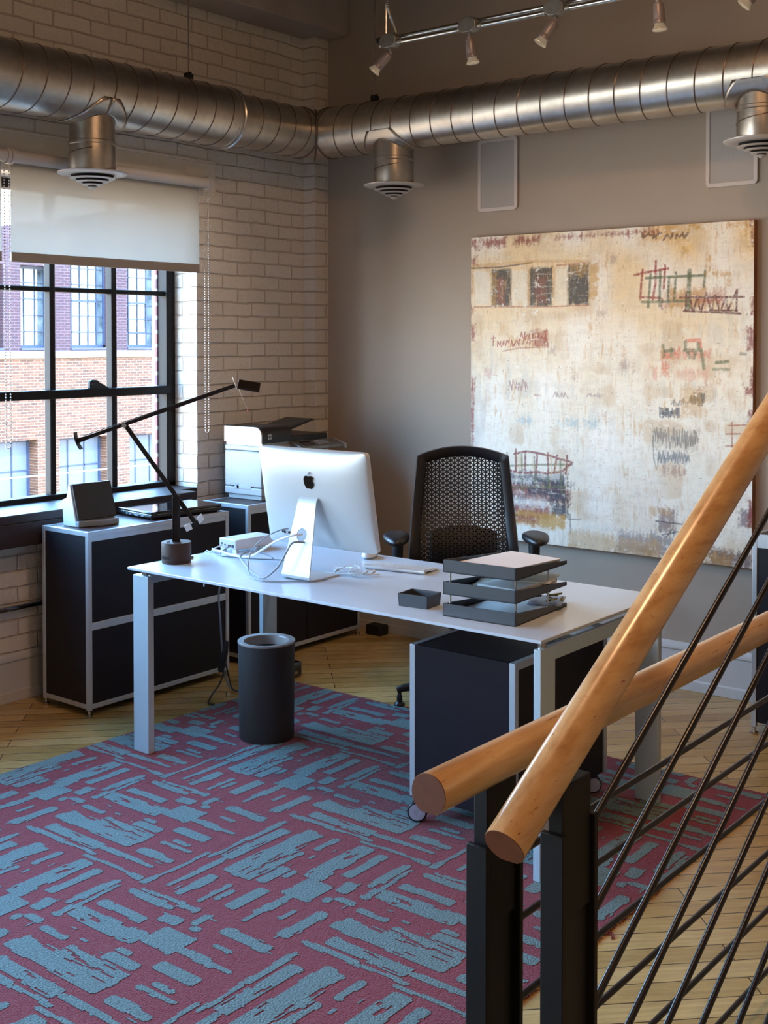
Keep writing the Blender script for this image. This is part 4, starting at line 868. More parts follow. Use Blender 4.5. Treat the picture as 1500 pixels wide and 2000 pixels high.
# ================================================================== PAINTING (own colours painted into the canvas mesh)
STROKES = [('B',(206,158,72),0.8,0.75,[(-0.001,0.814),(0.01,0.896)]),('B',(206,158,72),0.8,0.75,[(0.225,0.765),(0.245,0.89)]),('B',(206,158,72),0.8,0.75,[(0.32,0.788),(0.339,0.892)]),('B',(206,158,72),0.8,0.75,[(0.454,0.785),(0.489,0.894)]),('B',(206,158,72),0.8,0.75,[(0.059,0.866),(0.086,0.894)]),('B',(240,236,224),0.5,0.8,[(0.016,0.775),(0.078,0.888)]),('B',(240,236,224),0.5,0.8,[(0.165,0.772),(0.226,0.885)]),('B',(240,232,214),0.5,0.8,[(0.333,0.769),(0.375,0.886)]),('B',(60,52,46),0.22,0.96,[(0.085,0.769),(0.163,0.891)]),('B',(60,52,46),0.22,0.96,[(0.235,0.766),(0.321,0.89)]),('B',(60,52,46),0.22,0.96,[(0.381,0.769),(0.456,0.895)]),('B',(172,92,60),0.8,0.6,[(0.105,0.776),(0.132,0.857)]),('B',(140,74,54),0.8,0.7,[(0.26,0.777),(0.296,0.862)]),('B',(206,158,72),0.9,0.5,[(0.393,0.864),(0.452,0.896)]),('B',(206,158,72),0.9,0.6,[(0.088,0.773),(0.101,0.874)]),('B',(96,62,40),0.9,0.5,[(0.245,0.86),(0.314,0.879)]),('L',(96,62,40),0.004,0.9,[(0.0,0.898),(0.117,0.897),(0.245,0.908)]),('L',(206,158,72),0.008,0.5,[(-0.001,0.905),(0.245,0.911),(0.459,0.903)]),('L',(172,92,60),0.004,0.7,[(0.339,0.895),(0.375,0.896),(0.459,0.899)]),('L',(172,92,60),0.003,0.8,[(0.016,0.768),(0.193,0.766),(0.322,0.764),(0.456,0.767)]),('B',(172,92,60),0.75,0.75,[(0.245,0.637),(0.304,0.687)]),('B',(206,158,72),0.9,0.45,[(0.156,0.634),(0.245,0.671)]),('B',(206,158,72),1,0.4,[(0.117,0.678),(0.144,0.71)]),('L',(160,52,40),0.003,0.85,[(0.093,0.671),(0.091,0.639)]),('L',(160,52,40),0.003,0.85,[(0.085,0.663),(0.103,0.665)]),('S',(160,52,40),0.003,0.85,[(0.106,0.634),(0.193,0.665)],5),('S',(160,52,40),0.003,0.8,[(0.193,0.641),(0.301,0.684)],7),('L',(172,92,60),0.003,0.8,[(0.304,0.687),(0.293,0.684),(0.301,0.665),(0.306,0.641),(0.245,0.639)]),('L',(172,92,60),0.003,0.7,[(0.129,0.62),(0.193,0.631),(0.304,0.635)]),('S',(150,96,110),0.002,0.6,[(0.154,0.49),(0.231,0.529)],6),('S',(150,120,120),0.002,0.5,[(0.327,0.472),(0.38,0.492)],4),('S',(150,120,120),0.002,0.5,[(0.45,0.476),(0.502,0.492)],4),('L',(172,92,60),0.003,0.5,[(0.253,0.479),(0.279,0.478)]),('B',(190,120,110),1,0.4,[(0.065,0.539),(0.095,0.555)]),('B',(172,92,60),0.95,0.55,[(0.724,0.753),(0.914,0.801)]),('B',(206,158,72),0.9,0.6,[(0.736,0.753),(0.845,0.809)]),('L',(160,52,40),0.0055,0.92,[(0.616,0.855),(0.66,0.862),(0.731,0.871)]),('L',(160,52,40),0.0055,0.92,[(0.645,0.87),(0.64,0.826),(0.637,0.78)]),('L',(160,52,40),0.0055,0.92,[(0.689,0.895),(0.688,0.825),(0.679,0.78)]),('L',(160,52,40),0.0055,0.92,[(0.72,0.88),(0.716,0.812)]),('L',(160,52,40),0.0055,0.92,[(0.638,0.787),(0.704,0.783)]),('L',(160,52,40),0.0055,0.92,[(0.71,0.78),(0.71,0.75)]),('L',(92,104,66),0.006,0.85,[(0.656,0.845),(0.749,0.846),(0.848,0.847)]),('L',(92,104,66),0.006,0.85,[(0.672,0.855),(0.664,0.756)]),('L',(92,104,66),0.006,0.85,[(0.704,0.862),(0.702,0.759)]),('L',(92,104,66),0.006,0.85,[(0.733,0.842),(0.73,0.771)]),('L',(92,104,66),0.006,0.85,[(0.756,0.858),(0.751,0.779)]),('L',(92,104,66),0.006,0.85,[(0.85,0.861),(0.846,0.814)]),('L',(92,104,66),0.006,0.85,[(0.642,0.772),(0.794,0.773)]),('L',(92,104,66),0.01,0.9,[(0.8,0.861),(0.796,0.752)]),('L',(104,46,44),0.0045,0.92,[(0.769,0.783),(0.876,0.782),(0.971,0.781)]),('L',(104,46,44),0.0045,0.92,[(0.79,0.795),(0.788,0.746)]),('L',(104,46,44),0.0045,0.92,[(0.782,0.743),(0.877,0.738),(0.961,0.733)]),('L',(104,46,44),0.0045,0.92,[(0.804,0.775),(0.809,0.745)]),('L',(104,46,44),0.0045,0.92,[(0.814,0.745),(0.826,0.786),(0.833,0.748)]),('L',(104,46,44),0.0045,0.92,[(0.839,0.745),(0.854,0.794),(0.868,0.745)]),('L',(104,46,44),0.0045,0.92,[(0.872,0.745),(0.882,0.788),(0.894,0.747)]),('L',(104,46,44),0.0045,0.92,[(0.902,0.749),(0.916,0.781),(0.922,0.744)]),('L',(104,46,44),0.0045,0.92,[(0.923,0.744),(0.95,0.803),(0.948,0.741)]),('L',(104,46,44),0.0045,0.92,[(0.866,0.744),(0.95,0.742)]),('S',(172,92,60),0.003,0.7,[(0.82,0.763),(0.91,0.781)],5),('B',(206,158,72),0.9,0.45,[(0.636,0.955),(0.793,0.985)]),('S',(96,62,40),0.0045,0.85,[(0.636,0.961),(0.706,0.983)],4),('S',(96,62,40),0.0045,0.85,[(0.716,0.955),(0.793,0.978)],5),('B',(206,158,72),0.8,0.8,[(0.859,0.855),(0.868,0.907)]),('B',(206,158,72),0.8,0.8,[(0.87,0.847),(0.922,0.855)]),('B',(206,158,72),0.8,0.8,[(0.922,0.812),(0.934,0.852)]),('B',(206,158,72),0.8,0.8,[(0.781,0.91),(0.794,0.93)]),('B',(206,158,72),0.8,0.8,[(0.976,0.959),(0.99,0.997)]),('B',(206,158,72),0.8,0.8,[(0.8,0.988),(0.831,1.007)]),('B',(206,158,72),0.8,0.8,[(0.915,0.987),(0.976,0.995)]),('B',(222,120,88),0.8,0.75,[(0.708,0.598),(0.757,0.623)]),('B',(222,120,88),0.9,0.6,[(0.75,0.605),(0.865,0.626)]),('L',(222,120,88),0.008,0.8,[(0.792,0.655),(0.834,0.657),(0.837,0.637)]),('B',(222,120,88),0.9,0.7,[(0.712,0.551),(0.734,0.587)]),('B',(222,120,88),0.9,0.45,[(0.677,0.538),(0.695,0.578)]),('B',(222,120,88),1,0.35,[(0.758,0.54),(0.862,0.571)]),('L',(92,104,66),0.008,0.7,[(0.714,0.64),(0.716,0.608)]),('L',(92,104,66),0.008,0.7,[(0.742,0.631),(0.744,0.609)]),('L',(92,104,66),0.008,0.7,[(0.718,0.624),(0.747,0.625)]),('L',(92,104,66),0.008,0.7,[(0.788,0.652),(0.789,0.628)]),('L',(92,104,66),0.008,0.7,[(0.829,0.646),(0.83,0.632)]),('L',(92,104,66),0.008,0.7,[(0.786,0.626),(0.84,0.627)]),('L',(92,104,66),0.008,0.7,[(0.84,0.623),(0.848,0.574)]),('L',(92,104,66),0.008,0.7,[(0.796,0.62),(0.802,0.605)]),('L',(92,104,66),0.008,0.7,[(0.815,0.605),(0.821,0.62)]),('L',(92,104,66),0.007,0.8,[(0.887,0.591),(0.924,0.595)]),('L',(92,104,66),0.007,0.6,[(0.878,0.572),(0.926,0.572)]),('L',(92,104,66),0.007,0.7,[(0.962,0.618),(0.976,0.617)]),('B',(92,104,66),0.9,0.4,[(0.887,0.617),(0.896,0.629)]),('B',(52,54,74),0.75,0.85,[(0.157,0.182),(0.379,0.227)]),('B',(160,52,40),0.9,0.6,[(0.149,0.159),(0.235,0.19)]),('B',(52,54,74),0.7,0.9,[(0.165,0.171),(0.376,0.208)]),('B',(146,70,64),0.8,0.8,[(0.152,0.13),(0.391,0.186)]),('B',(52,54,74),0.8,0.85,[(0.229,0.154),(0.379,0.184)]),('B',(52,54,74),0.8,0.85,[(0.305,0.134),(0.385,0.167)]),('B',(52,54,74),0.9,0.7,[(0.168,0.128),(0.223,0.149)]),('B',(150,64,58),0.5,0.92,[(0.165,0.076),(0.317,0.127)]),('B',(52,54,74),0.6,0.92,[(0.321,0.091),(0.381,0.135)]),('B',(206,158,72),0.6,0.85,[(0.175,0.054),(0.373,0.099)]),('B',(150,64,58),0.8,0.7,[(0.185,0.063),(0.268,0.086)]),('B',(52,54,74),0.8,0.8,[(0.169,0.082),(0.185,0.116)]),('B',(226,228,230),0.8,0.8,[(0.165,0.19),(0.248,0.204)]),('B',(226,228,230),0.9,0.7,[(0.165,0.115),(0.293,0.138)]),('B',(226,228,230),0.9,0.6,[(0.28,0.212),(0.351,0.227)]),('B',(226,228,230),0.9,0.6,[(0.28,0.119),(0.308,0.132)]),('L',(92,104,66),0.005,0.75,[(0.148,0.286),(0.151,0.246),(0.157,0.198)]),('L',(92,104,66),0.005,0.75,[(0.206,0.284),(0.21,0.164)]),('L',(92,104,66),0.005,0.75,[(0.255,0.277),(0.258,0.226),(0.263,0.181)]),('L',(92,104,66),0.005,0.75,[(0.308,0.229),(0.308,0.179)]),('L',(92,104,66),0.005,0.75,[(0.353,0.275),(0.357,0.206),(0.361,0.167)]),('L',(92,104,66),0.005,0.75,[(0.161,0.244),(0.279,0.255),(0.397,0.262)]),('L',(92,104,66),0.005,0.75,[(0.165,0.171),(0.28,0.181),(0.373,0.19)]),('L',(140,70,66),0.0055,0.95,[(0.177,0.284),(0.223,0.295),(0.267,0.292),(0.311,0.286),(0.36,0.276),(0.394,0.27)]),('L',(140,70,66),0.0055,0.95,[(0.161,0.229),(0.187,0.224),(0.232,0.225),(0.264,0.231),(0.305,0.228),(0.361,0.238),(0.398,0.268)]),('L',(140,70,66),0.0055,0.95,[(0.183,0.299),(0.183,0.228)]),('L',(140,70,66),0.0055,0.95,[(0.22,0.294),(0.22,0.227)]),('L',(140,70,66),0.0055,0.95,[(0.266,0.288),(0.263,0.227)]),('L',(140,70,66),0.0055,0.95,[(0.307,0.294),(0.309,0.23)]),('L',(140,70,66),0.0055,0.95,[(0.343,0.288),(0.331,0.236)]),('L',(140,70,66),0.0055,0.95,[(0.379,0.289),(0.38,0.271),(0.374,0.232)]),('B',(52,54,74),0.9,0.6,[(0.379,0.184),(0.412,0.199)]),('L',(52,54,74),0.002,0.7,[(0.391,0.104),(0.393,0.042)]),('L',(52,54,74),0.002,0.6,[(0.382,0.14),(0.384,0.088),(0.431,0.09)]),('S',(70,76,88),0.0035,0.8,[(0.803,0.462),(0.85,0.501)],14),('S',(70,76,88),0.0035,0.8,[(0.703,0.424),(0.769,0.455)],14),('S',(90,96,104),0.002,0.6,[(0.741,0.46),(0.803,0.487)],6),('B',(206,158,72),0.95,0.5,[(0.776,0.429),(0.85,0.52)]),('B',(150,90,100),0.9,0.5,[(0.827,0.504),(0.85,0.521)]),('S',(100,104,110),0.0022,0.7,[(0.682,0.33),(0.831,0.394)],18),('S',(96,104,112),0.0025,0.7,[(0.696,0.286),(0.804,0.324)],14),('B',(150,130,110),1,0.35,[(0.686,0.33),(0.838,0.394)]),('B',(140,150,160),1,0.35,[(0.7,0.286),(0.804,0.324)]),('L',(110,116,122),0.002,0.7,[(0.682,0.381),(0.686,0.298),(0.696,0.267)]),('B',(150,100,90),0.95,0.6,[(0.718,0.255),(0.794,0.27)]),('L',(172,92,60),0.003,0.8,[(0.924,0.408),(0.982,0.413)]),('L',(172,92,60),0.003,0.8,[(0.918,0.384),(0.97,0.387)]),('L',(172,92,60),0.003,0.8,[(0.937,0.418),(0.938,0.347)]),('L',(172,92,60),0.003,0.8,[(0.918,0.349),(0.948,0.351)]),('B',(110,78,90),0.9,0.7,[(0.702,0.081),(0.757,0.15)]),('L',(52,54,74),0.003,0.8,[(0.694,0.11),(0.785,0.108)]),('L',(52,54,74),0.003,0.7,[(0.716,0.07),(0.772,0.085)]),('L',(52,54,74),0.003,0.7,[(0.73,0.065),(0.75,0.092)]),('B',(206,158,72),1,0.5,[(0.672,0.13),(0.743,0.149)]),('B',(98,70,92),0.85,0.75,[(0.962,0.119),(1.01,0.171)]),('B',(98,60,70),0.8,0.8,[(0.861,-0.011),(1.005,0.043)]),('B',(206,158,72),1,0.5,[(0.854,-0.004),(0.94,0.03)]),('B',(96,92,120),1,0.6,[(0.556,0.002),(0.751,0.067)]),('B',(206,158,72),1,0.5,[(0.388,-0.017),(0.716,0.05)]),('B',(150,186,200),0.9,0.6,[(0.184,0.39),(0.201,0.398)]),('B',(150,186,200),0.9,0.6,[(0.209,0.387),(0.242,0.403)]),('B',(150,186,200),0.9,0.6,[(0.347,0.383),(0.363,0.394)]),('B',(150,186,200),0.9,0.6,[(0.386,0.381),(0.417,0.403)]),('B',(150,186,200),0.9,0.6,[(0.448,0.385),(0.487,0.402)]),('B',(150,110,96),1,0.45,[(0.568,0.565),(0.612,0.592)]),('B',(150,110,96),1,0.45,[(0.492,0.736),(0.522,0.748)]),('B',(150,110,96),1,0.45,[(0.393,0.533),(0.409,0.55)]),('B',(150,110,96),1,0.45,[(0.314,0.616),(0.33,0.63)]),('B',(150,110,96),1,0.45,[(0.529,0.898),(0.559,0.917)]),('B',(150,110,96),1,0.45,[(0.509,0.42),(0.52,0.433)]),('B',(150,60,46),0.75,0.85,[(-0.001,0.966),(0.021,0.992)]),('B',(150,60,46),0.75,0.85,[(0.046,0.967),(0.14,0.992)]),('B',(150,60,46),0.75,0.85,[(-0.001,0.912),(0.018,0.933)]),('B',(150,60,46),0.75,0.85,[(0.001,0.742),(0.013,0.77)]),('B',(150,60,46),0.75,0.85,[(0.001,0.656),(0.015,0.706)]),('B',(150,60,46),0.75,0.85,[(0.002,0.3),(0.012,0.529)]),('B',(150,60,46),0.75,0.85,[(0.173,0.971),(0.272,0.99)]),('B',(150,60,46),0.75,0.85,[(0.336,0.98),(0.602,0.986)]),('B',(150,60,46),0.75,0.85,[(0.609,0.982),(0.696,0.988)]),('B',(140,52,48),0.75,0.85,[(0.99,0.929),(1.004,1.005)]),('B',(140,52,48),0.75,0.85,[(0.993,0.729),(1.005,0.777)]),('B',(140,52,48),0.75,0.85,[(0.987,0.632),(1.006,0.693)]),('B',(140,52,48),0.75,0.85,[(0.994,0.517),(1.007,0.572)]),('B',(140,52,48),0.75,0.85,[(0.976,0.498),(1.008,0.523)]),('B',(140,52,48),0.75,0.85,[(0.988,0.121),(1.01,0.196)]),('B',(140,52,48),0.75,0.85,[(0.992,0.401),(1.008,0.451)])]
PW, PH = 600, 615
prng = np.random.default_rng(5)
def field(nx, ny):
    a = prng.random((ny + 1, nx + 1)); yi = np.linspace(0, ny, PH); xi = np.linspace(0, nx, PW)
    y0 = np.minimum(yi.astype(int), ny - 1); x0 = np.minimum(xi.astype(int), nx - 1); fy = (yi - y0)[:, None]; fx_ = (xi - x0)[None, :]
    fy = fy * fy * (3 - 2 * fy); fx_ = fx_ * fx_ * (3 - 2 * fx_)
    return (a[y0][:, x0] * (1 - fx_) + a[y0][:, x0 + 1] * fx_) * (1 - fy) + (a[y0 + 1][:, x0] * (1 - fx_) + a[y0 + 1][:, x0 + 1] * fx_) * fy
def lin(c): return np.array(srgb(*c)[:3])
ZZ, XX = np.meshgrid(np.linspace(0, 1, PH), np.linspace(0, 1, PW), indexing='ij')
def blend(img, c, a): return img * (1 - a[..., None]) + lin(c) * a[..., None]
img = np.ones((PH, PW, 3)) * lin((244, 241, 232))
warm = np.clip((ZZ - 0.42) / 0.5 + 0.25 * (field(5, 5) - 0.5), 0, 1)
img = blend(img, (240, 204, 138), warm * (0.40 + 0.55 * field(9, 14)))
img = blend(img, (206, 158, 84), np.clip(field(26, 9) * field(7, 20) * 2.2 - 0.75, 0, 1) * (0.25 + 0.75 * warm) * (0.5 + 0.5 * XX))
img = blend(img, (214, 190, 156), np.clip(field(8, 30) * field(30, 6) * 2.6 - 0.8, 0, 0.55))
img = blend(img, (250, 249, 246), np.clip(field(10, 6) * 2.2 - 1.1, 0, 0.8))
img = blend(img, (190, 196, 200), np.clip(field(60, 12) * field(6, 10) * 2.6 - 1.05, 0, 0.5) * np.clip(1.2 - ZZ * 1.2, 0, 1))
for _ in range(700):   # short scraped flecks
    x = prng.integers(3, PW - 4); z = prng.integers(3, PH - 4); l_ = prng.integers(1, 7); c = lin([(150, 110, 90), (120, 112, 110), (196, 150, 84), (160, 80, 70)][prng.integers(0, 4)]); a = prng.uniform(0.2, 0.7)
    if prng.random() < 0.5: img[z:z + l_, x] = img[z:z + l_, x] * (1 - a) + c * a
    else: img[z, x:x + l_] = img[z, x:x + l_] * (1 - a) + c * a
RAG = field(200, 200); STV = field(170, 22); STH = field(22, 150)
def line_mask(pts, w):
    m_ = np.zeros((PH, PW))
    for (xa, za), (xb, zb) in zip(pts[:-1], pts[1:]):
        d = np.array([xb - xa, zb - za]); L = max((d ** 2).sum(), 1e-9)
        xlo, xhi = min(xa, xb) - w * 2, max(xa, xb) + w * 2; zlo, zhi = min(za, zb) - w * 2, max(za, zb) + w * 2
        i0, i1 = int(max(zlo * PH, 0)), int(min(zhi * PH + 2, PH)); j0, j1 = int(max(xlo * PW, 0)), int(min(xhi * PW + 2, PW))
        if i1 <= i0 or j1 <= j0: continue
        X_, Z_ = XX[i0:i1, j0:j1], ZZ[i0:i1, j0:j1]
        t_ = np.clip(((X_ - xa) * d[0] + (Z_ - za) * d[1]) / L, 0, 1); r_ = np.hypot(X_ - xa - t_ * d[0], Z_ - za - t_ * d[1])
        m_[i0:i1, j0:j1] = np.maximum(m_[i0:i1, j0:j1], np.clip(2.0 - r_ / (w * 0.45), 0, 1))
    return m_
for s_ in STROKES:
    if s_[0] == 'L':
        _, c, w_, a, pts = s_; img = blend(img, c, line_mask(pts, max(w_, 0.0032)) * a * (0.70 + 0.3 * (RAG > 0.35)))
    elif s_[0] == 'B':
        _, c, rag, a, ((xa, za), (xb, zb)) = s_
        e = 0.006 + 0.012 * min(1, rag); dx = np.minimum(XX - xa, xb - XX); dz = np.minimum(ZZ - za, zb - ZZ)
        d = np.minimum(dx, dz) + (RAG - 0.5) * 0.018 * rag + (STV - 0.5) * 0.02 * rag
        m_ = np.clip(d / e + 0.5, 0, 1) * np.clip(0.92 + 1.5 * (STH * 0.5 + STV * 0.8 - 0.42), 0.35 if rag > 0.6 else 0.92, 1)
        img = blend(img, c, m_ * a)
    else:
        _, c, w_, a, ((xa, za), (xb, zb)), n_ = s_
        for k in range(n_):
            xs = np.linspace(xa, xb, n_ + 1); x0_ = xs[k]; wd_ = (xb - xa) / n_
            pts = [(x0_ + wd_ * prng.uniform(-0.2, 0.5), za + (zb - za) * prng.uniform(0, 0.4)), (x0_ + wd_ * prng.uniform(0.1, 0.9), za + (zb - za) * prng.uniform(0.6, 1)), (x0_ + wd_ * prng.uniform(0.5, 1.2), za + (zb - za) * prng.uniform(0, 0.6)), (x0_ + wd_ * prng.uniform(0.6, 1.3), za + (zb - za) * prng.uniform(0.3, 1))]
            img = blend(img, c, line_mask(pts, max(w_, 0.003)) * a)
for sc_, am in ((70, 0.045), (150, 0.045)):   # palette-knife mottling
    img = img * (1 - am * np.clip(field(sc_, sc_ // 5) * field(sc_ // 5, sc_) * 3.2 - 0.6, 0, 1.2))[..., None] * np.array([1.0, 0.985, 0.95]) ** 0.4
img = np.clip(img, 0, 1)
pt = thing('painting', 'large square abstract painting on canvas hung on the taupe wall', 'painting', (1.851, -0.02, 0.6014))
px0, px1, pz0, pz1, py = 1.101, 2.6006, 0.6014, 2.1397, -0.040
vx = px0 + (px1 - px0) * (np.arange(PW) / (PW - 1)); vz = pz0 + (pz1 - pz0) * (np.arange(PH) / (PH - 1))
co = np.zeros((PH, PW, 3)); co[..., 0] = vx[None, :]; co[..., 1] = py; co[..., 2] = vz[:, None]; co -= np.array(pt.location)
idx = np.arange(PH * PW).reshape(PH, PW); q = np.stack([idx[:-1, :-1], idx[:-1, 1:], idx[1:, 1:], idx[1:, :-1]], -1).reshape(-1, 4)
me = bpy.data.meshes.new('painted_face'); me.vertices.add(PH * PW); me.vertices.foreach_set('co', co.reshape(-1).astype(np.float32))
me.loops.add(q.size); me.loops.foreach_set('vertex_index', q.reshape(-1).astype(np.int32)); me.polygons.add(len(q)); me.polygons.foreach_set('loop_start', np.arange(0, q.size, 4, dtype=np.int32)); me.update(calc_edges=True)
ca = me.color_attributes.new('paint', 'FLOAT_COLOR', 'POINT'); cc = np.ones((PH * PW, 4), np.float32); cc[:, :3] = img.reshape(-1, 3); ca.data.foreach_set('color', cc.reshape(-1))
me.materials.append(MATS['canvas_paint']); fo = bpy.data.objects.new('painted_face', me); COL.objects.link(fo); fo.parent = pt
MB().box(px0, px1, py + 0.0006, -0.001, pz0, pz1).build('stretched_edge', 'canvas_side', pt)
# ================================================================== DESKTOP COMPUTER
ic = thing('desktop_computer', 'white and silver all-in-one computer seen from behind on the desk', 'computer', (1.637, -1.87, ZD))
U = Vector((1, 0, 0)); Vv = Vector((0, -0.178, 0.984)); Nn = Vector((0, 0.984, 0.178)); O_ = Vector((1.374, -1.815, 0.834)); WW, HH = 0.532, 0.376
def rrect(k, r0=0.013, n=6):
    r = max(r0 * k, 0.0005); w_, h_ = WW * k / 2, HH * k / 2; pts = []
    for cx, cy, a0 in ((w_ - r, h_ - r, 0), (-w_ + r, h_ - r, 90), (-w_ + r, -h_ + r, 180), (w_ - r, -h_ + r, 270)):
        for i in range(n + 1): a = math.radians(a0 + 90 * i / n); pts.append((cx + r * math.cos(a) + WW / 2, cy + r * math.sin(a) + HH / 2))
    return pts
def P3(u, v_, d): return O_ + U * u + Vv * v_ + Nn * d
NU, NV_ = 56, 42
def corner(u, v_, r=0.014):
    du = min(u, WW - u); dv = min(v_, HH - v_)
    if du < r and dv < r:
        x_, y_ = r - du, r - dv; m_ = math.hypot(x_, y_)
        if m_ > r: x_, y_ = x_ * r / m_, y_ * r / m_
        du, dv = r - x_, r - y_
    return (du if u < WW / 2 else WW - du), (dv if v_ < HH / 2 else HH - dv)
def edge_u(i, n_): t_ = i / n_; return t_ - math.sin(4 * PI * t_) * 0.0 - 0.09 * math.sin(2 * PI * t_)
vs = []
for j in range(NV_ + 1):
    for i in range(NU + 1):
        u, v_ = WW * edge_u(i, NU), HH * edge_u(j, NV_); a_, b_ = abs(2 * u / WW - 1), abs(2 * v_ / HH - 1)
        d = -0.030 * ((1 - a_ ** 3.0) * (1 - b_ ** 3.0)) ** 0.62; u, v_ = corner(u, v_); vs.append(P3(u, v_, d))
W_ = NU + 1; fs = [(j * W_ + i, j * W_ + i + 1, (j + 1) * W_ + i + 1, (j + 1) * W_ + i) for j in range(NV_) for i in range(NU)]
loop = [i for i in range(NU)] + [j * W_ + NU for j in range(NV_)] + [NV_ * W_ + i for i in range(NU, 0, -1)] + [j * W_ for j in range(NV_, 0, -1)]
o_ = len(vs); vs += [vs[q_] + Nn * 0.021 for q_ in loop]; L_ = len(loop)
fs += [(loop[k], loop[(k + 1) % L_], o_ + (k + 1) % L_, o_ + k) for k in range(L_)] + [tuple(o_ + k for k in range(L_))]
b = MB(); b.add(vs, fs); b.build('case', 'mac_alu', ic, smooth=True, angle=50)
MB().prism([P3(u, v_, 0.0212) for u, v_ in rrect(0.985)], Nn * 0.0015).build('screen', 'screen_dark', ic)
# fruit emblem on the back
cx_, cy_ = 0.268, 0.262
ap = [(0, 0.0175), (0.006, 0.0205), (0.0125, 0.020), (0.0175, 0.0165), (0.0200, 0.0135), (0.0165, 0.009), (0.0155, 0.004), (0.0165, -0.001), (0.0205, -0.0055), (0.0185, -0.012), (0.0145, -0.018), (0.0095, -0.0225), (0.0045, -0.0225), (0, -0.021), (-0.0045, -0.0225), (-0.0095, -0.0225), (-0.0145, -0.018), (-0.019, -0.0095), (-0.0208, 0.0), (-0.0205, 0.009), (-0.0175, 0.0165), (-0.0125, 0.020), (-0.006, 0.0205)]
def emb(poly, name, mt):
    pts = [P3(cx_ + x * 1.15, cy_ + y * 1.15, -0.0300) for x, y in poly]
    m_ = MB(); k = len(pts); fr_ = [p - Nn * 0.003 for p in pts]
    c_ = sum(fr_, Vector()) / k; m_.add(pts + fr_ + [c_], [(i, (i + 1) % k, k + (i + 1) % k, k + i) for i in range(k)] + [(k + i, k + (i + 1) % k, 2 * k) for i in range(k)]); m_.build(name, mt, ic)
emb(ap, 'emblem', 'black_gloss'); emb([(0.0005, 0.0235), (0.001, 0.028), (0.004, 0.032), (0.0085, 0.0345), (0.008, 0.030), (0.005, 0.0255)], 'emblem_leaf', 'cable_grey')
XC = 1.637
def hw_(z): return 0.070 - 0.026 * max(0, min(1, (z - 0.74) / 0.28))
pa = [(-1.838, 1.018), (-1.870, 1.028), (-1.884, 1.028), (-1.893, 1.020), (-1.898, 1.008)]
pz = [(-1.958, 0.762), (-1.963, 0.748), (-1.960, 0.738), (-1.950, 0.7325), (-1.94, 0.7312), (-1.79, 0.7312)]
def slab(path):
    m_ = MB(); th = 0.0045; vs = []
    for i, (y, z) in enumerate(path):
        y0_, z0_ = path[max(i - 1, 0)]; y1_, z1_ = path[min(i + 1, len(path) - 1)]; t_ = Vector((0, y1_ - y0_, z1_ - z0_)).normalized(); nn = Vector((0, -t_.z, t_.y))
        for sx in (-1, 1):
            for q_ in (0, th): vs.append(Vector((XC + sx * hw_(z), y, z)) + nn * q_)
    for i in range(len(path) - 1):
        a = i * 4; c = a + 4; m_.add([], [])
    fs = []
    for i in range(len(path) - 1): a = i * 4; c = a + 4; fs += [(a, a + 2, c + 2, c), (a + 1, c + 1, c + 3, a + 3), (a, c, c + 1, a + 1), (a + 2, a + 3, c + 3, c + 2)]
    e = (len(path) - 1) * 4; fs += [(0, 1, 3, 2), (e, e + 2, e + 3, e + 1)]
    m_.add(vs, fs); return m_
st_ = slab(pa)
for other in (slab(pz),): st_.add(other.v, other.f)
A3 = Vector((XC, -1.898, 1.008)); B3 = Vector((XC, -1.958, 0.762)); dirl = (B3 - A3); Ln = dirl.length; dl = dirl.normalized(); nb = Vector((0, dl.z, -dl.y)); nb = nb if nb.y > 0 else -nb
hc = 0.118; hr_ = 0.0245; sqh = 0.034     # hole centre distance from A3
def pl(x, l_, q_): return A3 + dl * l_ + Vector((x, 0, 0)) + nb * q_
def wdt(l_): return hw_((A3 + dl * l_).z)
for l0, l1 in ((0, hc - sqh), (hc + sqh, Ln)):
    st_.hexa([pl(-wdt(l0), l0, 0), pl(wdt(l0), l0, 0), pl(wdt(l1), l1, 0), pl(-wdt(l1), l1, 0)], [pl(-wdt(l0), l0, .0045), pl(wdt(l0), l0, .0045), pl(wdt(l1), l1, .0045), pl(-wdt(l1), l1, .0045)])
ho = []; hi = []
for k in range(40):
    a = 2 * PI * k / 40; c_, s_ = math.cos(a), math.sin(a); m_ = max(abs(c_), abs(s_)); l_ = hc + sqh * s_ / m_; ho.append((c_ / m_ * wdt(l_), l_)); hi.append((hr_ * c_, hc + hr_ * s_))
vs = [pl(x, l_, q_) for q_ in (0, 0.0045) for ring_ in (ho, hi) for x, l_ in ring_]; fs = []
for k in range(40):
    j = (k + 1) % 40; fs += [(k, j, 40 + j, 40 + k), (80 + k, 120 + k, 120 + j, 80 + j), (40 + k, 40 + j, 120 + j, 120 + k), (k, 80 + k, 80 + j, j)]
st_.add(vs, fs); st_.build('stand', 'mac_alu', ic, smooth=True, angle=30)
b = MB()
for u, v_ in ((0.093, 0.052), (0.103, 0.050), (0.125, 0.05), (0.135, 0.05), (0.145, 0.05)): b.obox(P3(u, v_, -0.0225), U * 0.005, Vv * 0.009, Nn * 0.004)
b.build('ports', 'black_matte', ic)
def cable(name, pts, r, mt, lab, n=10):
    return tag(MB().tube(spline(pts, n), r, 8).build(name, mt, loc=pts[0], smooth=True), lab, 'cable')
zc_ = ZD + 0.0045
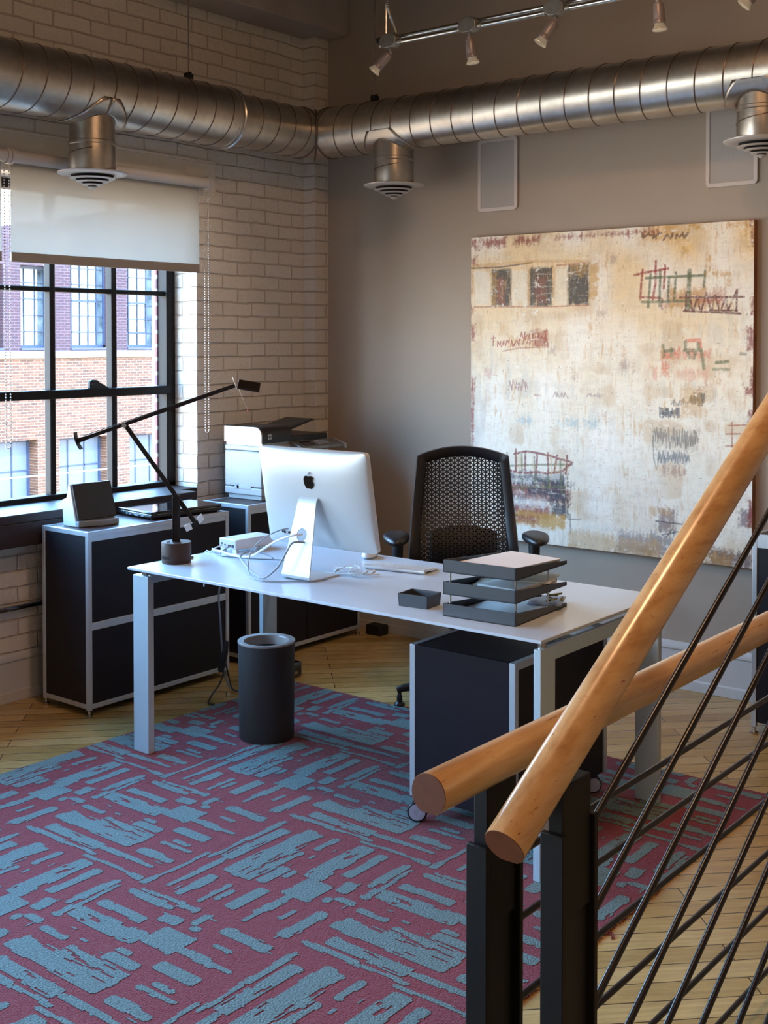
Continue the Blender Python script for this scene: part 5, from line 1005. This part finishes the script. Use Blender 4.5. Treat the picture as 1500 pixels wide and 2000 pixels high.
cable('power_cable', [(1.645, -1.93, 0.897), (1.62, -1.962, 0.893), (1.55, -1.965, 0.868), (1.46, -1.945, 0.825), (1.36, -1.90, 0.783), (1.25, -1.845, 0.757), (1.12, -1.79, 0.745), (1.03, -1.765, ZD + 0.016), (0.975, -1.74, zc_ + 0.004), (0.936, -1.71, zc_ + 0.002), (0.920, -1.68, 0.705), (0.915, -1.66, 0.60)], 0.0042, 'cable_white', 'thick white cable running from the computer stand hole past the external drive')
cable('signal_cable', [(1.655, -1.93, 0.868), (1.635, -1.972, 0.870), (1.615, -1.985, 0.835), (1.59, -2.005, 0.78), (1.545, -2.025, zc_ + 0.005), (1.49, -2.01, zc_ + 0.003), (1.40, -1.955, zc_ + 0.003), (1.30, -1.89, zc_ + 0.012), (1.235, -1.845, 0.757), (1.24, -1.805, 0.772), (1.30, -1.78, 0.768), (1.36, -1.79, 0.757)], 0.0036, 'cable_grey', 'grey cable hanging from the stand hole and looping across the desk')
cable('thin_cable', [(1.498, -1.845, 0.893), (1.48, -1.87, 0.89), (1.44, -1.91, 0.865), (1.40, -1.94, 0.82), (1.405, -1.97, 0.77), (1.44, -2.0, zc_), (1.50, -2.04, zc_ - .001), (1.58, -2.05, zc_ - .001), (1.66, -1.99, zc_ - .001), (1.715, -1.93, zc_ - .001), (1.722, -1.88, zc_ - .001)], 0.0023, 'cable_grey', 'thin grey cable plugged into the back of the computer')
cable('drive_cable', [(1.035, -1.705, 0.757), (1.045, -1.75, 0.75), (1.06, -1.785, zc_ - .001), (1.12, -1.775, zc_ - .002), (1.22, -1.745, zc_ - .002), (1.33, -1.695, zc_ - .002), (1.42, -1.69, zc_ - .002), (1.50, -1.74, zc_ - .002)], 0.0022, 'cable_grey', 'thin grey cable curling from the external drive across the desk')
cable('drive_power_cable', [(0.99, -1.705, 0.758), (0.985, -1.735, 0.752), (0.965, -1.75, zc_), (0.940, -1.75, zc_ - .001), (0.920, -1.745, 0.70), (0.915, -1.74, 0.58)], 0.0030, 'cable_white', 'white cable from the external drive dropping over the desk edge')
cb = thing('cable_bundle', 'tangle of thin white cables and plugs beside the computer foot', 'cables', (1.76, -1.75, ZD))
for j, pts in enumerate(([(1.625, -1.80, zc_), (1.70, -1.775, zc_), (1.76, -1.765, zc_ + .003), (1.81, -1.735, zc_ + .004), (1.825, -1.70, zc_ + .002)], [(1.63, -1.79, zc_), (1.72, -1.785, zc_ + .002), (1.80, -1.755, zc_ + .006), (1.80, -1.70, zc_ + .004), (1.77, -1.70, zc_ + .012), (1.79, -1.74, zc_ + .010)], [(1.60, -1.70, zc_), (1.64, -1.69, zc_ + .004), (1.69, -1.70, zc_ + .01), (1.72, -1.755, zc_ + .002), (1.77, -1.775, zc_)], [(1.655, -1.745, zc_), (1.655, -1.70, zc_ + .01), (1.68, -1.675, zc_ + .015), (1.715, -1.685, zc_ + .008), (1.715, -1.73, zc_)])):
    MB().tube(spline(pts, 8), 0.0021, 7).build('cord', 'cable_white', cb, smooth=True)
for q_, a in (((1.775, -1.725, ZD + 0.010), 0.5), ((1.805, -1.715, ZD + 0.014), 1.3), ((1.655, -1.752, ZD + 0.008), 1.5)):
    MB().obox(q_, (0.02 * math.cos(a), 0.02 * math.sin(a), 0.008), (-0.010 * math.sin(a), 0.010 * math.cos(a), 0), (0, 0, 0.009)).build('plug', 'white_plastic', cb, bevel=0.002)
# external drive
hd = thing('external_drive', 'silver external hard drive box on the desk behind the lamp', 'external drive', (1.02, -1.60, ZD), math.radians(-4))
LB = lambda b, n, mt, o, **k: b.build(n, mt, o, world=False, **k)
LB(MB().box(-0.053, 0.053, -0.098, 0.11, 0.013, 0.055), 'drive_case', 'silver', hd, bevel=0.003)
LB(MB().box(-0.051, 0.051, -0.0995, -0.097, 0.015, 0.053), 'rear_plate', 'white_plastic', hd, bevel=0.001)
b = MB()
for x, w_, z, h_ in ((-0.035, 0.008, 0.034, 0.008), (-0.015, 0.008, 0.030, 0.006), (0.015, 0.022, 0.027, 0.010), (0.036, 0.011, 0.028, 0.011)): b.box(x - w_ / 2, x + w_ / 2, -0.1005, -0.0985, z - h_ / 2, z + h_ / 2)
LB(b, 'sockets', 'facade_jamb', hd)
for x in (-0.038, 0.038):
    for y in (-0.088, 0.095): LB(MB().box(x - 0.012, x + 0.012, y - 0.006, y + 0.006, 0.0005, 0.0135), 'foot', 'silver', hd)
# keyboard and mouse
kb = thing('keyboard', 'slim white and silver wireless keyboard on the desk', 'keyboard', (1.808, -1.545, ZD), math.radians(9.5))
b = MB(); b.prism([(-0.13, -0.058, 0.010), (-0.13, 0.058, 0.002), (-0.13, 0.058, 0.006), (-0.13, -0.058, 0.016)], (0.26, 0, 0)); LB(b, 'plate', 'silver', kb)
LB(MB().cyl((-0.13, -0.056, 0.0098), (0.13, -0.056, 0.0098), 0.0092, seg=20), 'battery_tube', 'silver', kb, smooth=True)
b = MB()
for r_ in range(6):
    y = -0.038 + r_ * 0.0172; z = 0.0145 - (y + 0.058) / 0.116 * 0.010; n_ = 14 if r_ else 13
    for k in range(n_): x = -0.124 + 0.248 * (k + 0.5) / n_; h_ = 0.248 / n_ / 2 - 0.0012; b.box(x - h_, x + h_, y - 0.0072, y + 0.0072, z - 0.001, z + 0.0032)
LB(b, 'keys', 'white_plastic', kb, bevel=0.0008)
ms = thing('mouse', 'small white computer mouse beside the keyboard', 'mouse', (1.553, -1.425, ZD), math.radians(25))
b = MB(); b.grid(lambda u, v_: (0.030 * math.copysign(abs(math.cos(PI * (u - .5) * 1.0)) ** 0.0, 1) * 0 + 0.031 * math.cos(2 * PI * u) * math.sin(PI * v_ / 2) ** 0.6, 0.056 * math.sin(2 * PI * u) * math.sin(PI * v_ / 2) ** 0.6, 0.008 + 0.022 * math.cos(PI * v_ / 2)), 28, 8); LB(b, 'shell', 'white_plastic', ms, smooth=True, angle=80)
b = MB(); b.lathe([(0.0, 0), (0.027, 0), (0.0295, 0.006), (0.029, 0.009), (0, 0.009)], (0, 0, 0.0006), (0, 0, 1), 28); b.v = [(x, y * 1.85, z) for x, y, z in b.v]; LB(b, 'base', 'cable_grey', ms, smooth=True)
# small tray and letter trays
sb = thing('desk_tray', 'small dark grey open box on the desk left of the letter trays', 'desk tray', (2.193, -2.058, ZD), math.radians(6))
def tray_local(b, W, D_, h0, h1, zb, flare=0.0, th=0.004, back=False):
    b.box(0, W, 0, D_, zb, zb + th)
    b.hexa([(0, 0, zb), (W, 0, zb), (W, th, zb), (0, th, zb)], [(-flare, -flare, zb + h0), (W + flare, -flare, zb + h0), (W + flare, th - flare, zb + h0), (-flare, th - flare, zb + h0)])
    for x in (0, W - th):
        s_ = -flare if x == 0 else flare
        b.hexa([(x, 0, zb), (x + th, 0, zb), (x + th, D_, zb), (x, D_, zb)], [(x + s_, -flare, zb + h0), (x + th + s_, -flare, zb + h0), (x + th + s_, D_ + (flare if back else 0), zb + h1), (x + s_, D_ + (flare if back else 0), zb + h1)])
    if back: b.hexa([(0, D_ - th, zb), (W, D_ - th, zb), (W, D_, zb), (0, D_, zb)], [(-flare, D_ - th + flare, zb + h1), (W + flare, D_ - th + flare, zb + h1), (W + flare, D_ + flare, zb + h1), (-flare, D_ + flare, zb + h1)])
b = MB(); tray_local(b, 0.108, 0.085, 0.042, 0.042, 0.0005, 0.003, back=True); LB(b, 'tray_box', 'graphite', sb)
lt_ = thing('letter_tray', 'three tier dark grey letter tray at the front right of the desk', 'letter tray', (2.394, -2.088, ZD), math.radians(3.6))
TZ = (0.0005, 0.0705, 0.141)
for zt in TZ:
    b = MB(); tray_local(b, 0.262, 0.352, 0.0405, 0.012, zt, 0.0); LB(b, 'tray', 'graphite', lt_)
for zt in TZ[:2]:
    for x, y in ((0.020, 0.012), (0.252, 0.020), (0.252, 0.235), (0.020, 0.235)):
        h_ = 0.0405 - 0.0285 * y / 0.352; LB(MB().cyl((x, y, zt + 0.004), (x, y, zt + 0.0706), 0.0034, seg=12), 'spacer_rod', 'steel', lt_, smooth=True)
def at_tray(x, y, z): a = math.radians(3.6); p_ = rot2(x, y, a); return (2.394 + p_[0], -2.088 + p_[1], ZD + z)
def sheetpile(name, lab, cat, x, y, z, w_, d_, h_, rot, mt, sheets=1, group=None):
    o = thing(name, lab, cat, at_tray(x, y, z), math.radians(3.6 + rot), group)
    for k in range(sheets):
        hk = h_ / sheets; a = random.uniform(-3, 3) if k else 0; b = MB(); p_ = [rot2(sx * w_ / 2, sy * d_ / 2, math.radians(a)) for sx, sy in ((-1, -1), (1, -1), (1, 1), (-1, 1))]
        b.prism([(q_[0], q_[1], hk * k + 0.0002) for q_ in p_], (0, 0, hk - 0.0003)); LB(b, 'sheet', mt, o)
    return o
zt = TZ[2] + 0.005
sheetpile('paper_stack', 'stack of white paper in the top letter tray', 'paper', 0.138, 0.186, zt, 0.205, 0.28, 0.020, -7, 'paper', 6)
zt = TZ[1] + 0.005
sheetpile('magazine', 'blue grey magazine in the middle letter tray', 'magazine', 0.128, 0.165, zt, 0.21, 0.275, 0.008, 6, 'magazine', 2)
sheetpile('loose_paper', 'cream paper lying left on the magazine in the middle tray', 'paper', 0.090, 0.14, zt + 0.009, 0.10, 0.21, 0.002, 18, 'notebook')
nb_ = sheetpile('notebook', 'spiral notebook on top of the pile in the middle tray', 'notebook', 0.165, 0.19, zt + 0.012, 0.15, 0.23, 0.012, -7, 'paper', 2)
b = MB()
for k in range(24): b.lathe([(0.0060, -0.0006), (0.0072, -0.0006), (0.0072, 0.0006), (0.0060, 0.0006)], (-0.070 + 0.14 * k / 23, 0.117, 0.006), (1, 0, 0), 10)
LB(b, 'spiral_binding', 'black_matte', nb_)
sheetpile('folder', 'cream folder sticking out of the back of the middle tray', 'folder', 0.19, 0.27, zt + 0.0245, 0.13, 0.16, 0.003, 14, 'notebook')
zt = TZ[0] + 0.005
sheetpile('letter', 'pile of printed white letters in the bottom tray', 'paper', 0.135, 0.19, zt, 0.21, 0.28, 0.008, -5, 'paper', 4)
sheetpile('newspaper', 'folded grey newspaper sticking out at the back of the bottom tray', 'newspaper', 0.20, 0.33, zt + 0.009, 0.11, 0.15, 0.004, 20, 'magazine')
cl = thing('clip_pile', 'small pile of dark and olive clips at the back of the bottom tray', 'clips', at_tray(0.215, 0.33, zt + 0.0135), 0)
for k in range(9):
    a = random.uniform(0, PI); x, y = random.uniform(-0.045, 0.04), random.uniform(-0.04, 0.04); b = MB(); u_ = Vector((math.cos(a), math.sin(a), random.uniform(-.1, .3))) * random.uniform(0.022, 0.04); v_ = Vector((-math.sin(a), math.cos(a), 0)) * 0.012
    z = 0.006 + 0.004 * (k // 3); b.prism([Vector((x, y, z)) + u_ * c_ + v_ * s_ for c_, s_ in ((-.5, -.5), (.5, -.15), (.5, .15), (-.5, .5))], (0, 0, 0.006)); LB(b, 'clip', 'clip_dark' if k % 2 else 'clip_olive', cl)

# ================================================================== TASK LAMP
RV = Vector((0.7834, 0.6215, 0)); NV = Vector((0.6215, -0.7834, 0)); UP = Vector((0, 0, 1))
BL = Vector((1.0215, -1.987, ZD))
tl_ = thing('task_lamp', 'black counterbalanced task lamp standing at the left end of the desk', 'desk lamp', tuple(BL))
b = MB(); b.lathe([(0.054, 0.0), (0.0575, 0.002), (0.0575, 0.008), (0.056, 0.009), (0.0585, 0.010), (0.0585, 0.081), (0.0575, 0.083), (0.0, 0.0835)], BL, (0, 0, 1), 56); base_o = b.build('lamp_base', 'lamp_brown', tl_, smooth=True)
b = MB()
for k in range(9):
    a = math.radians(-150 + k * 5.2) + math.atan2(NV.y, NV.x) + math.radians(92); d = Vector((math.cos(a), math.sin(a), 0)); t_ = Vector((-d.y, d.x, 0)); b.obox(BL + d * 0.0585 + UP * 0.025, d * 0.002, t_ * 0.0022, UP * 0.012)
b.build('vent_slots', 'grille_hole', base_o)
b = MB(); b.cyl(BL + NV * 0.02 - RV * 0.03 + UP * 0.083, BL + NV * 0.02 - RV * 0.03 + UP * 0.087, 0.008, seg=16); b.cyl(BL + RV * 0.057 + UP * 0.018, BL + RV * 0.068 + UP * 0.018, 0.007, seg=14); b.build('knob', 'steel', base_o, smooth=True)
def bar(name, p0, p1, w_, h_, mt='lamp_arm', parent=tl_, off=0.0):
    p0 = Vector(p0) + NV * off; p1 = Vector(p1) + NV * off; d = p1 - p0; up = d.normalized().cross(NV)
    return MB().obox((p0 + p1) / 2, d, NV * w_, up * h_).build(name, mt, parent, bevel=0.0015)
piv = BL + UP * 0.262 + RV * 0.0
bar('lamp_post', BL + UP * 0.08, piv, 0.016, 0.028)
for s_ in (-1, 1): bar('post_edge', BL + UP * 0.08 + RV * (s_ * 0.0125), piv + RV * (s_ * 0.0125) - UP * 0.002, 0.020, 0.004)
el = Vector((0.864, -2.115, 1.274)); lo_ = Vector((1.090, -1.945, 0.878))
la_o = bar('lower_arm', lo_, el, 0.013, 0.0165, off=-0.018)
ua_o = bar('upper_arm', (0.726, -2.226, 1.216), (1.209, -1.836, 1.434), 0.014, 0.015, off=-0.003)
bar('arm_rail', Vector((0.735, -2.219, 1.232)), Vector((1.205, -1.840, 1.4385)), 0.004, 0.003, off=-0.003)
MB().cyl(piv + NV * 0.012, piv - NV * 0.028, 0.011, seg=16).build('pivot_joint', 'lamp_arm', tl_, smooth=True)
MB().cyl(el + NV * 0.008, el - NV * 0.028, 0.009, seg=16).build('elbow_joint', 'steel', tl_, smooth=True)
dl_ = (lo_ - el).normalized(); pp = dl_.cross(NV).normalized()
if pp.dot(RV) < 0: pp = -pp
cw = lo_ - NV * 0.018 - dl_ * 0.006
MB().obox(cw, pp * 0.030, NV * 0.03, dl_ * 0.022).build('counterweight', 'lamp_arm', tl_, bevel=0.002)
for s_ in (-1, 1):
    c_ = cw + pp * (s_ * 0.030) + dl_ * (-0.006); MB().obox(c_ + NV * 0.016, pp * 0.026 + dl_ * (-0.004 * s_), NV * 0.006, dl_ * 0.026 - pp * 0.004).build('weight_plate', 'silver', tl_, bevel=0.001)
du = (Vector((1.209, -1.836, 1.434)) - Vector((0.726, -2.226, 1.216))).normalized(); pu = du.cross(NV).normalized()
if pu.z < 0: pu = -pu
le = Vector((0.722, -2.229, 1.214)); cv = MB(); vs = []
for k in range(9):
    t_ = -1 + 2 * k / 8; c_ = le + pu * (0.036 * t_) - du * (0.006 * (1 - t_ * t_)) ; vs.append(c_)
for a_, b_ in zip(vs[:-1], vs[1:]): cv.obox((a_ + b_) / 2, (b_ - a_) * 1.02, NV * 0.042, du * 0.004)
cv.build('counterweight_bar', 'lamp_arm', tl_); MB().obox(le + du * 0.012, du * 0.03, NV * 0.022, pu * 0.018).build('counterweight', 'lamp_arm', tl_, bevel=0.002)
he = Vector((1.212, -1.834, 1.436)); hx = (RV * 0.95 - UP * 0.16).normalized(); hy = (NV * 0.86 - UP * 0.5).normalized(); hz = hx.cross(hy)
MB().obox(he + hx * 0.046 + UP * 0.002, hx * 0.088, hy * 0.062, hz * 0.008).build('lamp_shade', 'lamp_arm', tl_, bevel=0.002)
MB().obox(he - pu * (-0.010) - du * 0.006, pu * 0.052, NV * 0.036, du * 0.004).build('end_plate', 'silver', tl_, bevel=0.001)
wr = MB(); wr.cyl(he + UP * (-0.006), he + RV * 0.041 - UP * 0.102, 0.0008, seg=6); wo = wr.build('handle_wire', 'steel', tl_)
MB().ball(he + RV * 0.041 - UP * 0.104, 0.0032, 0.0032, 0.0032, 10, 6).build('handle_tip', 'led_red', wo, smooth=True)

# ================================================================== ON THE CABINETS
dk = thing('dock_speaker', 'grey wedge shaped dock speaker with black grille on the cabinet', 'speaker', (0.335, -1.838, 0.7952), math.radians(-3))
prof = [(0.0, 0.0), (-0.050, 0.182), (-0.056, 0.187), (-0.066, 0.180), (-0.078, 0.125), (-0.112, 0.112), (-0.102, 0.0)]
b = MB(); b.prism([(x, -0.104, z) for x, z in prof], (0, 0.208, 0)); LB(b, 'speaker_body', 'white_plastic', dk, bevel=0.004)
b = MB(); b.prism([(0.0015, -0.100, 0.030), (-0.0465, -0.100, 0.183), (-0.0465, 0.100, 0.183), (0.0015, 0.100, 0.030)], (0.009, 0, 0.003)); LB(b, 'grille', 'dock_grille', dk, bevel=0.002)
b = MB(); b.prism([(-0.01, -0.103, 0.0005), (0.014, -0.103, 0.0005), (0.020, -0.05, 0.0005), (0.045, -0.01, 0.0005), (0.052, 0.04, 0.0005), (0.040, 0.09, 0.0005), (0.010, 0.103, 0.0005), (-0.01, 0.103, 0.0005)], (0, 0, 0.027)); LB(b, 'dock_base', 'cable_grey', dk, bevel=0.004)
lp = thing('laptop', 'closed glossy black laptop lying on the cabinet', 'laptop', (0.300, -1.385, 0.7952), math.radians(-6))
b = MB(); b.prism([(-0.140, -0.20, 0.006), (0.140, -0.20, 0.006), (0.140, 0.20, 0.006), (-0.140, 0.20, 0.006)], (0, 0, 0.016)); LB(b, 'laptop_base', 'black_plastic', lp, bevel=0.006, bseg=3)
b = MB(); b.box(-0.143, 0.143, -0.203, 0.203, 0.0225, 0.0245); LB(b, 'chrome_edge', 'steel', lp, bevel=0.001)
b = MB(); b.box(-0.142, 0.142, -0.202, 0.202, 0.0245, 0.036); LB(b, 'lid', 'black_gloss', lp, bevel=0.0055, bseg=4)
b = MB()
for x, y, w_ in ((-0.03, -0.2005, 0.012), (-0.055, -0.2005, 0.01), (0.02, -0.2005, 0.03), (0.07, -0.2005, 0.02)): b.box(x - w_ / 2, x + w_ / 2, y - 0.0008, y + 0.001, 0.010, 0.017)
LB(b, 'ports', 'cable_grey', lp)
for x in (-0.12, 0.12):
    for y in (-0.18, 0.18): LB(MB().cyl((x, y, 0.0002), (x, y, 0.007), 0.008, seg=12), 'rubber_foot', 'black_matte', lp)
# printer
pr = thing('printer', 'white and black multifunction printer on the cabinet in the corner', 'printer', (0.25, -0.60, 0.799))
b = MB(); b.box(0.135, 0.372, -0.838, -0.36, 0.7995, 0.826); b.build('printer_foot', 'printer_white', pr, bevel=0.004)
b = MB(); b.box(0.119, 0.384, -0.850, -0.352, 0.824, 0.862); b.build('paper_drawer', 'printer_white', pr, bevel=0.005)
b = MB(); b.box(0.119, 0.384, -0.850, -0.352, 0.864, 1.048); b.build('printer_body', 'printer_white', pr, bevel=0.008, bseg=3)
b = MB(); b.box(0.119, 0.384, -0.848, -0.352, 1.049, 1.076); b.build('body_cap', 'printer_white', pr, bevel=0.005)
b = MB(); b.box(0.124, 0.380, -0.842, -0.356, 1.0765, 1.089); b.build('gap_band', 'galv_box', pr)
b = MB(); b.box(0.19, 0.225, -0.8512, -0.846, 0.850, 0.880); b.build('side_latch', 'cable_grey', pr, bevel=0.003)
b = MB(); b.box(0.205, 0.31, -0.8512, -0.846, 0.853, 0.872); b.build('hand_recess', 'printer_white', pr, bevel=0.003)
def capprof(x0_, x1_, z0_, z1_, r): return [(x0_, z0_), (x1_, z0_)] + [(x1_ - r + r * math.cos(math.radians(a)), z1_ - r + r * math.sin(math.radians(a))) for a in range(0, 91, 10)] + [(x0_, z1_)]
b = MB(); b.prism([(x, -0.852, z) for x, z in capprof(0.117, 0.386, 1.090, 1.172, 0.045)], (0, 0.008, 0)); b.build('scanner_end_cap', 'printer_silver', pr, bevel=0.0015)
b = MB(); b.prism([(x, -0.8438, z) for x, z in capprof(0.117, 0.384, 1.0895, 1.171, 0.05)], (0, 0.215, 0)); b.build('feeder_hump', 'black_plastic', pr, smooth=True, angle=30)
b = MB(); b.prism([(x, -0.628, z) for x, z in capprof(0.117, 0.384, 1.0895, 1.118, 0.012)], (0, 0.28, 0)); b.build('scanner_lid', 'black_plastic', pr, smooth=True, angle=30)
b = MB(); b.prism([(0.15, -0.66, 1.150), (0.15, -0.42, 1.196), (0.15, -0.415, 1.188), (0.15, -0.62, 1.140)], (0.20, 0, 0)); b.prism([(0.24, -0.64, 1.165), (0.24, -0.64, 1.120), (0.24, -0.57, 1.12)], (0.02, 0, 0)); b.build('feeder_tray', 'black_plastic', pr, bevel=0.002)
b = MB(); b.prism([(0.384, -0.640, 1.089), (0.470, -0.640, 1.062), (0.470, -0.640, 1.045), (0.384, -0.640, 1.052)], (0, 0.33, 0)); cp = b.build('control_panel', 'galv_box', pr, bevel=0.003)
def onp(x, y): t_ = (x - 0.384) / 0.086; return Vector((x, y, 1.089 - 0.027 * t_ + 0.0012))
b = MB()
for r_ in range(3):
    for c_ in range(4): q_ = onp(0.405 + r_ * 0.018, -0.475 + c_ * 0.024); b.obox(q_, Vector((0.012, 0, -0.0038)), (0, 0.017, 0), (0, 0, 0.003))
b.build('buttons', 'printer_white', cp); MB().obox(onp(0.425, -0.555), Vector((0.05, 0, -0.0157)), (0, 0.07, 0), (0, 0, 0.002)).build('display', 'screen_dark', cp)
b = MB(); b.prism([(0.384, -0.31, 1.089), (0.472, -0.31, 1.062), (0.476, -0.31, 1.035), (0.384, -0.31, 1.05)], (0, 0.022, 0)); b.build('panel_end', 'printer_white', cp, bevel=0.005)
lg = MB(); lg.box(0.3843, 0.3855, -0.803, -0.779, 1.110, 1.134); lo2 = lg.build('maker_badge', 'silver', pr, bevel=0.0005)
lg = MB(); n_ = 28
def disc(r_, x): return [(x, -0.791 + r_ * math.cos(2 * PI * k / n_), 1.122 + r_ * math.sin(2 * PI * k / n_)) for k in range(n_)]
lg.prism(disc(0.0098, 0.3855), (0.0004, 0, 0)); lg.build('badge_disc', 'black_plastic', lo2)
lg = MB()
def stk(y0_, z0_, y1_, z1_, w_=0.0016): p_ = Vector((0.3860, -0.791 + y0_, 1.122 + z0_)); q_ = Vector((0.3860, -0.791 + y1_, 1.122 + z1_)); d = q_ - p_; lg.obox((p_ + q_) / 2, d, Vector((0.0006, 0, 0)), d.normalized().cross(Vector((1, 0, 0))) * w_)
stk(-0.0055, -0.006, -0.0025, 0.008); stk(-0.0045, 0.001, -0.0015, 0.0015); stk(-0.0012, 0.0015, -0.0028, -0.006)
stk(0.0008, -0.009, 0.0035, 0.0045); stk(0.0033, 0.0045, 0.0062, 0.0045); stk(0.0062, 0.0045, 0.0048, -0.0035); stk(0.0048, -0.0035, 0.0020, -0.0035)
lg.build('badge_letters', 'printer_white', lo2)

# ================================================================== LOOSE THINGS ON THE FLOOR
tag(MB().box(0.455, 0.56, -0.115, -0.04, 0.0005, 0.055).build('power_strip', 'black_matte', loc=(0.5, -0.08, 0), bevel=0.008), 'black power box on the floor against the baseboard in the corner', 'power strip')
ab = thing('power_adapter', 'small glossy black adapter on the floor just right of the waste bin', 'adapter', (0.735, -0.985, 0))
MB().box(0.690, 0.752, -1.020, -0.950, 0.0005, 0.075).build('adapter_case', 'black_gloss', ab, bevel=0.012)
MB().cyl((0.745, -0.995, 0.03), (0.758, -1.002, 0.03), 0.007, seg=12).build('connector', 'steel', ab, smooth=True)
cable('hanging_cable', [(0.955, -1.50, 0.70), (0.80, -1.45, 0.62), (0.68, -1.425, 0.50), (0.66, -1.40, 0.30), (0.655, -1.38, 0.12), (0.66, -1.36, 0.05), (0.69, -1.345, 0.012), (0.73, -1.29, 0.008)], 0.0045, 'cable_grey', 'grey cable hanging from the desk down to the floor beside the bin')
cable('floor_cable', [(0.66, -1.40, 0.16), (0.655, -1.38, 0.10), (0.66, -1.41, 0.05), (0.67, -1.46, 0.02), (0.70, -1.51, 0.008), (0.735, -1.545, 0.006), (0.76, -1.535, 0.006)], 0.004, 'cable_dark', 'short black cable ending on the floor at the edge of the rug')
cable('loop_cable', [(0.66, -1.37, 0.14), (0.66, -1.35, 0.07), (0.70, -1.36, 0.02), (0.76, -1.33, 0.016), (0.82, -1.28, 0.016), (0.80, -1.20, 0.016)], 0.0035, 'cable_dark', 'black cable looping behind the waste bin')
tag(MB().tube(spline([(0.64, -1.385, 0.10), (0.655, -1.38, 0.16), (0.668, -1.372, 0.24)], 6), [0.012, 0.013, 0.016, 0.018, 0.018, 0.018, 0.017, 0.016, 0.016, 0.015, 0.014, 0.012, 0.010], 10).build('cable_bundle', 'cable_dark', loc=(0.655, -1.38, 0.10), smooth=True), 'dark bundle of tied cables hanging beside the waste bin', 'cables')

# ================================================================== RAILINGS
def rail_section(r=0.0325):
    pts = []
    for k in range(28):
        a = 2 * PI * k / 28; x, y = math.cos(a), math.sin(a); pts.append((x, max(y, -0.90)))
    return pts
def rail_body(p0, p1, parent):
    SH = rail_section(); p0 = Vector(p0); p1 = Vector(p1)
    o = MB().tube([p0, p1], 0.0325, shape=SH).build('handrail', 'rail_wood', parent, smooth=True, angle=50)
    d = (p1 - p0).normalized(); e = MB().tube([p0 - d * 0.0012, p0 + d * 0.0002], 0.0318, shape=SH).build('end_grain', 'end_wood', o)
    return o
def rail_post(parent, x, yc, zr, zbar, zt0):
    MB().box(x - 0.020, x + 0.020, yc - 0.056, yc - 0.045, 0.0, zbar).build('post_bar', 'iron', parent, bevel=0.0015)
    MB().box(x - 0.020, x + 0.020, yc + 0.045, yc + 0.056, 0.0, zbar + 0.005).build('post_bar', 'iron', parent, bevel=0.0015)
    b = MB(); b.box(x - 0.013, x + 0.013, yc - 0.044, yc + 0.044, zt0, zr); b.build('post_tongue', 'iron', parent, bevel=0.0015)
    MB().box(x - 0.006, x + 0.006, yc - 0.044, yc + 0.044, 0.0, zt0 - 0.001).build('post_web', 'black_matte', parent)
gr_ = thing('guard_railing', 'level wooden handrail on black iron posts with horizontal rods', 'railing', (3.549, -3.55, 0))
XB = 3.549; zb_ = 0.917
rail_body((XB, -3.735, zb_), (XB, -1.20, zb_), gr_)
rail_post(gr_, XB, -3.550, zb_ - 0.028, 0.795, 0.66); rail_post(gr_, XB, -1.45, zb_ - 0.028, 0.795, 0.66)
for z in (0.740, 0.628, 0.490, 0.357, 0.216, 0.064): MB().cyl((XB, -3.506, z), (XB, -1.494, z), 0.0062, seg=14).build('rod', 'rod_iron', gr_, smooth=True)
sr_ = thing('stair_railing', 'sloping wooden handrail on black iron posts with slanted rods', 'railing', (3.692, -3.55, 0))
XA = 3.692; za = 0.877; SL = 0.556
def zA(y): return za + SL * (y + 3.745)
rail_body((XA, -3.745, za), (XA, -1.55, zA(-1.55)), sr_)
rail_post(sr_, XA, -3.556, zA(-3.60) - 0.034, 0.852, 0.715); 
y2 = -1.80; b = MB()
MB().box(XA - 0.020, XA + 0.020, y2 - 0.056, y2 - 0.045, 0, zA(y2) - 0.10).build('post_bar', 'iron', sr_, bevel=0.0015); MB().box(XA - 0.020, XA + 0.020, y2 + 0.045, y2 + 0.056, 0, zA(y2) - 0.09).build('post_bar', 'iron', sr_, bevel=0.0015)
MB().box(XA - 0.013, XA + 0.013, y2 - 0.044, y2 + 0.044, zA(y2) - 0.24, zA(y2 - 0.05) - 0.03).build('post_tongue', 'iron', sr_, bevel=0.0015)
for z in (0.822, 0.672, 0.517, 0.360, 0.208, 0.055):
    MB().cyl((XA, -3.506, z - 0.004), (XA, y2 - 0.05, z + 0.556 * (y2 - 0.05 + 3.49)), 0.0062, seg=14).build('rod', 'rod_iron', sr_, smooth=True)
z = 0.055
for k, ys in enumerate((-3.27, -2.99, -2.71)):
    MB().cyl((XA, ys, 0.001), (XA, y2 - 0.05, 0.556 * (y2 - 0.05 - ys)), 0.0062, seg=14).build('rod', 'rod_iron', sr_, smooth=True)
